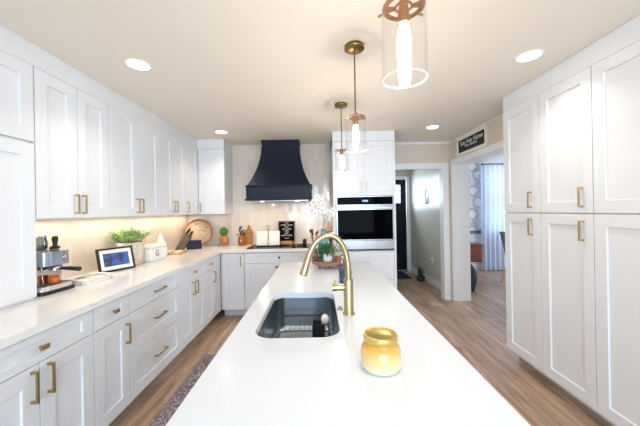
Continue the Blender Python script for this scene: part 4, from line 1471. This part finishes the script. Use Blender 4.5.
for s_ in (-1, 1):
    q = MB()
    pr_ = [(0.004 * s_, 0.0), (0.04 * s_, -0.010), (0.10 * s_, -0.008), (0.163 * s_, 0.0)]
    vs = []
    for x, y in pr_:
        for z in (0.003, 0.205):
            for dy in (0.0, 0.010):
                vs.append((x, y + dy + z * 0.16 + (0 if abs(x) > 0.01 else 0.006), z))
    fs = []
    for i in range(3):
        a_, c_ = 4 * i, 4 * (i + 1)
        fs += [(a_, c_, c_ + 2, a_ + 2), (a_ + 1, a_ + 3, c_ + 3, c_ + 1), (a_ + 2, c_ + 2, c_ + 3, a_ + 3), (a_, a_ + 1, c_ + 1, c_)]
    fs += [(0, 2, 3, 1), (12, 13, 15, 14)]
    q.add(vs, fs).build('page_block', M_PAPERW, t)

# letter board
t = thing('letter_board', 'black felt letter board in a grey frame behind the cooktop', 'sign', (-0.500, 4.44, CT + 0.0005))
lb = Matrix.Rotation(math.radians(-5), 4, 'X')
Wb, Hb, z0b = 0.265, 0.325, 0.03
q = MB()
for a, b3 in (((-Wb / 2, -0.02, z0b), (Wb / 2, 0, z0b + 0.015)), ((-Wb / 2, -0.02, z0b + Hb - 0.015), (Wb / 2, 0, z0b + Hb)), ((-Wb / 2, -0.02, z0b + 0.015), (-Wb / 2 + 0.015, 0, z0b + Hb - 0.015)), ((Wb / 2 - 0.015, -0.02, z0b + 0.015), (Wb / 2, 0, z0b + Hb - 0.015))):
    q.box(a, b3)
q.v = [tuple(lb @ Vector(p_)) for p_ in q.v]
q.build('frame', mat('grey_wood_frame', '8d857b', 0.6), t)
q = MB().box((-Wb / 2 + 0.0151, -0.012, z0b + 0.0151), (Wb / 2 - 0.0151, 0, z0b + Hb - 0.0151))
q.v = [tuple(lb @ Vector(p_)) for p_ in q.v]
q.build('felt_panel', mat('black_felt', '0b0b0c', 0.9, spec=0.1), t)
q = MB().box((-Wb / 2 + 0.01, -0.05, 0.0), (Wb / 2 - 0.01, 0.0, 0.029))
q.build('ledge', M_WOODR, t)
for i, (s_, zz) in enumerate((('IT IS', 0.320), ('GOOD  FOOD', 0.290), ('THAT', 0.260), ('WE  SHARE', 0.228), ('HERE', 0.198), ('AND', 0.166), ('EVERYWHERE', 0.130), ('ALWAYS', 0.088))):
    text('lettering', s_, 0.028 if i not in (7,) else 0.020, M_LET, t, lb @ Matrix.Translation((0, -0.0128, zz)) @ Matrix.Rotation(PI / 2, 4, 'X'))
t = thing('butter_dish', 'small gold-lidded wooden dish in front of the letter board', 'dish', (-0.490, 4.33, CT + 0.007))
MB().prism(rrect(-0.095, 0.095, -0.03, 0.03, 0.015, 4), 0.0, 0.03).build('dish_base', M_WOOD, t, 0.002)
MB().prism(rrect(-0.085, 0.085, -0.025, 0.025, 0.015, 4), 0.0305, 0.052).build('dish_lid', mat('gold_lacquer', 'c79a4a', 0.3, 0.6), t, 0.004)
t = thing('pepper_mill', 'short black pepper mill on the back counter right of the cooktop', 'mill', (-0.225, 4.47 - 0.05, CT + 0.007))
MB().lathe([(0.03, 0), (0.032, 0.01), (0.026, 0.03), (0.031, 0.05), (0.03, 0.062), (0.012, 0.066), (0.012, 0.072), (0, 0.076)]).build('mill_body', M_BLACK, t)
# board by the tower
board('cutting_board', 'narrow pale cutting board standing against the oven tower', (0.145, 4.40, CT + 0.001), 0.0, 0.085, 0.34, 0.014, M_WOODL, 5)
t = thing('knife_stand', 'small dark brown wooden block on the back counter beside the oven tower', 'block', (0.140, 4.30, CT))
MB().box((-0.035, -0.04, 0), (0.045, 0.04, 0.19)).build('block_body', wood('espresso_wood', '5f3a2a', '46281c'), t, 0.004)

# ------------------------------------------------------------------ sign over the dining opening
t = thing('chalk_sign', 'black chalk lettered sign in a cream frame above the dining opening', 'sign', (XR - 0.001, 3.87, 2.165), -PI / 2)
Ws, Hs = 0.76, 0.262
q = MB()
for a, b3 in (((-Ws / 2, -0.03, 0), (Ws / 2, 0, 0.042)), ((-Ws / 2, -0.03, Hs - 0.042), (Ws / 2, 0, Hs)), ((-Ws / 2, -0.03, 0.042), (-Ws / 2 + 0.042, 0, Hs - 0.042)), ((Ws / 2 - 0.042, -0.03, 0.042), (Ws / 2, 0, Hs - 0.042))):
    q.box(a, b3)
q.build('frame', mat('cream_sign_frame', 'f1eadb', 0.5), t, 0.002)
MB().box((-Ws / 2 + 0.0421, -0.018, 0.0421), (Ws / 2 - 0.0421, 0, Hs - 0.0421)).build('chalk_panel', mat('chalkboard', '1d1c1b', 0.7), t)
text('lettering', 'Stay Hop Home', 0.088, M_LET, t, Matrix.Translation((0, -0.019, 0.168)) @ Matrix.Rotation(PI / 2, 4, 'X'))
text('lettering', '& be  beautiful', 0.050, M_LET, t, Matrix.Translation((0.0, -0.019, 0.115)) @ Matrix.Rotation(PI / 2, 4, 'X'))

# ------------------------------------------------------------------ hall items
t = thing('doormat', 'navy blue doormat on the hall floor before the dark front door', 'mat', (1.45, 6.22, 0))
MB().prism(rrect(-0.42, 0.42, -0.33, 0.33, 0.02, 3), 0.0005, 0.012).build('mat_pile', M_MAT, t)
t = thing('snake_plant', 'small dark snake plant in a black pot on the hall floor', 'plant', (1.985, 5.72, 0))
MB().lathe([(0.055, 0.0005), (0.07, 0.01), (0.08, 0.09), (0.074, 0.09), (0.07, 0.07), (0, 0.07)]).build('pot', mat('dark_green_pot', '22302a', 0.5), t)
lf = MB()
for i in range(9):
    a = random.uniform(0, 2 * PI)
    hh = random.uniform(0.18, 0.31)
    bx, by = 0.035 * math.cos(a), 0.035 * math.sin(a)
    dx, dy = bx * random.uniform(1.5, 2.0), by * random.uniform(1.5, 2.0)
    wv = Vector((-math.sin(a), math.cos(a), 0)) * 0.018
    pts_ = [Vector((bx, by, 0.07)), Vector(((bx + dx) / 2, (by + dy) / 2, 0.07 + hh * 0.5)), Vector((dx, dy, 0.07 + hh))]
    nn = Vector((math.cos(a), math.sin(a), 0)) * 0.003
    lf.add([pts_[0] - wv * .7, pts_[0] + wv * .7, pts_[1] + wv, pts_[1] - wv, pts_[2], pts_[0] - wv * .7 + nn, pts_[0] + wv * .7 + nn, pts_[1] + wv + nn, pts_[1] - wv + nn],
           [(0, 3, 2, 1), (3, 4, 2), (5, 6, 7, 8), (8, 7, 4), (0, 5, 8, 3), (1, 2, 7, 6), (3, 8, 4), (2, 4, 7)])
lf.build('leaf', M_SNAKE, t)
t = thing('wall_lantern', 'arched dark metal wall lantern with candle on the hall wall', 'wall decor', (2.0895, 5.59, 1.53), -PI / 2)
q = MB()
arch = [(-0.065, 0.0)] + [(-0.065, 0.17)] + [(-0.065 + 0.065 * (1 - math.cos(a)), 0.17 + 0.12 * math.sin(a)) for a in [i * PI / 10 for i in range(1, 10)]] + [(0.065, 0.17), (0.065, 0.0), (-0.065, 0.0)]
for yy in (-0.004, -0.055):
    q.tube([(x, yy, z) for x, z in arch], 0.006, 6)
for x, z in ((-0.065, 0.0), (0.065, 0.0), (-0.065, 0.17), (0.065, 0.17), (0, 0.29)):
    q.tube([(x, -0.004, z), (x, -0.055, z)], 0.005, 6)
q.box((-0.07, -0.06, -0.012), (0.07, 0.0, -0.006))
q.build('lantern_frame', M_BLACK, t)
MB().lathe([(0.022, -0.0055), (0.022, 0.12), (0, 0.122)], (0, -0.03, 0)).build('candle', M_WHITE, t)
t = thing('thermostat', 'small white thermostat on the hall wall near the doorway', 'thermostat', (2.0895, 4.92, 1.43), -PI / 2)
MB().box((-0.045, -0.02, 0), (0.045, 0, 0.075)).build('thermostat_body', M_PINK, t, 0.004)
t = thing('wall_outlet', 'white electrical outlet with a plug on the hall wall', 'outlet', (2.0895, 5.36, 0.40), -PI / 2)
MB().box((-0.04, -0.006, 0), (0.04, 0, 0.12)).build('cover_plate', M_PINK, t, 0.002)
MB().box((-0.02, -0.04, 0.065), (0.02, -0.0065, 0.105)).build('plug', M_PINK, t, 0.004)

# ------------------------------------------------------------------ dining room items
t = thing('curtain', 'sheer pale curtain hanging to the floor in the dining room', 'curtain', (4.02, YE - 0.10, 0))
q = MB()
nx, nz = 90, 12
vs = []
for j in range(nz + 1):
    z = 0.02 + (2.372 - 0.02) * j / nz
    for i in range(nx + 1):
        u = i / nx
        x = -0.36 - 0.02 * (1 - j / nz) + (0.76 + 0.02 * (1 - j / nz)) * u
        vs.append((x, 0.028 * math.sin(u * 46 + 0.6 * math.sin(j * 0.5)) * (0.55 + 0.45 * (1 - j / nz)), z))
fs = [(j * (nx + 1) + i, j * (nx + 1) + i + 1, (j + 1) * (nx + 1) + i + 1, (j + 1) * (nx + 1) + i) for j in range(nz) for i in range(nx)]
q.add(vs, fs, True)
nt = M_CURT.node_tree
pb = nt.nodes['Principled BSDF']
tl = nt.nodes.new('ShaderNodeBsdfTranslucent')
tl.inputs[0].default_value = lin('e6edfb')
mxs = nt.nodes.new('ShaderNodeMixShader')
mxs.inputs[0].default_value = 0.2
nt.links.new(pb.outputs[0], mxs.inputs[1])
nt.links.new(tl.outputs[0], mxs.inputs[2])
nt.links.new(mxs.outputs[0], nt.nodes['Material Output'].inputs[0])
q.build('curtain_fabric', M_CURT, t)
for i in range(9):
    x = -0.33 + i * 0.085
    lp = [(x, 0.020 * math.cos(a * PI / 6), 2.392 + 0.022 * math.sin(a * PI / 6)) for a in range(13)]
    MB().tube(lp, 0.003, 6, False).build('curtain_ring', M_BLACK, t)
t = thing('curtain_rod', 'black curtain rod above the dining room window', 'rod', (4.4, YE - 0.10, 2.400))
MB().tube([(-0.70, 0, 0), (1.0, 0, 0)], 0.011, 12).build('rod', M_BLACK, t)
for x in (-0.71, 1.01):
    MB().ball((x, 0, 0), 0.022, 12, 8).build('finial', M_BLACK, t)
for x in (-0.66, 0.95):
    MB().tube([(x, 0.012, 0), (x, 0.099, 0)], 0.007, 8).build('bracket', M_BLACK, t)
t = thing('wall_cabinet', 'small red-brown wooden cabinet on the dining room wall under the chair rail', 'cabinet', (3.30, YE - 0.001, 0.24))
MB().box((-0.30, -0.30, 0), (0.24, 0, 0.36)).build('cabinet_body', M_WOODD, t, 0.004)
MB().box((-0.33, -0.33, 0.3605), (0.27, 0, 0.385)).build('cabinet_top', M_WOODD, t, 0.004)
MB().box((-0.28, -0.318, 0.02), (0.22, -0.3005, 0.34)).build('door', M_WOODD, t, 0.003)
t = thing('ornament', 'small dark ornament on top of the red-brown cabinet', 'ornament', (3.31, YE - 0.20, 0.626))
MB().ball((0, 0, 0.028), 0.035, sc=(1.3, 1, 0.8)).build('ornament_body', mat('dark_bronze', '3b3430', 0.5), t)
t = thing('backpack', 'dark teal backpack standing on the floor just inside the dining room', 'bag', (2.50, 5.02, 0), math.radians(-20))
vs, fs = [], []
rings, seg = 14, 24
for j in range(rings + 1):
    u = j / rings
    z = 0.005 + 0.50 * u
    w_ = 0.17 * (0.86 + 0.25 * math.sin(PI * min(u * 1.1, 1))) * (1 if u < 0.7 else math.sqrt(max(0.0, 1 - ((u - 0.7) / 0.31) ** 2)))
    dp = 0.11 * (0.9 + 0.35 * math.sin(PI * min(u * 1.3, 1))) * (1 if u < 0.7 else math.sqrt(max(0.0, 1 - ((u - 0.7) / 0.31) ** 2)))
    for k in range(seg):
        a = 2 * PI * k / seg
        ca, sa = math.cos(a), math.sin(a)
        vs.append((w_ * math.copysign(abs(ca) ** 0.6, ca), dp * math.copysign(abs(sa) ** 0.6, sa), z))
for j in range(rings):
    for k in range(seg):
        fs.append((j * seg + k, j * seg + (k + 1) % seg, (j + 1) * seg + (k + 1) % seg, (j + 1) * seg + k))
fs.append(list(range(seg))[::-1])
fs.append([rings * seg + k for k in range(seg)])
M_BAG = mat('dark_teal_nylon', '1e333e', 0.7)
MB().add(vs, fs, True).build('bag_body', M_BAG, t)
MB().box((-0.11, -0.165, 0.04), (0.11, -0.112, 0.24)).build('front_pocket', M_BAG, t, 0.02, 3)
MB().tube(smooth_path([(-0.03, 0, 0.495), (-0.025, 0, 0.54), (0.025, 0, 0.54), (0.03, 0, 0.495)]), 0.007, 8).build('grab_loop', M_BLACK, t)
for s_ in (-1, 1):
    MB().tube(smooth_path([(0.08 * s_, 0.09, 0.45), (0.10 * s_, 0.17, 0.35), (0.11 * s_, 0.16, 0.18), (0.12 * s_, 0.10, 0.06)]), 0.012, 8).build('strap', M_BLACK, t)
# dining chair, only its back edge shows
t = thing('dining_chair', 'grey upholstered dining chair with wooden legs, half hidden behind the pantry', 'chair', (3.72, 5.30, 0), math.radians(90))
M_GREY = mat('grey_upholstery', '77787c', 0.9)
q = MB()
# backrest: curved slab on local +y side, reclined
bv = []
for j in range(7):
    z = 0.44 + 0.52 * j / 6
    hw = 0.23 + 0.02 * j / 6
    yy = 0.20 + 0.10 * (j / 6) ** 1.3
    for i in range(9):
        u = -1 + 2 * i / 8
        bv.append((hw * u, yy - 0.05 * u * u, z))
q.add(bv, [(j * 9 + i, j * 9 + i + 1, (j + 1) * 9 + i + 1, (j + 1) * 9 + i) for j in range(6) for i in range(8)], True)
bk = q.build('backrest', M_GREY, t)
so = bk.modifiers.new('solid', 'SOLIDIFY')
so.thickness = 0.05
so.offset = 0
MB().box((-0.24, -0.24, 0.40), (0.24, 0.17, 0.475)).build('seat', M_GREY, t, 0.025, 3)
for sx_ in (-1, 1):
    for sy_ in (-1, 1):
        MB().tube([(sx_ * 0.22, sy_ * 0.24 + (0.03 if sy_ > 0 else 0), 0.0), (sx_ * 0.18, sy_ * 0.17 - 0.02, 0.399)], [0.012, 0.02], 10).build('leg', M_WOODL, t)
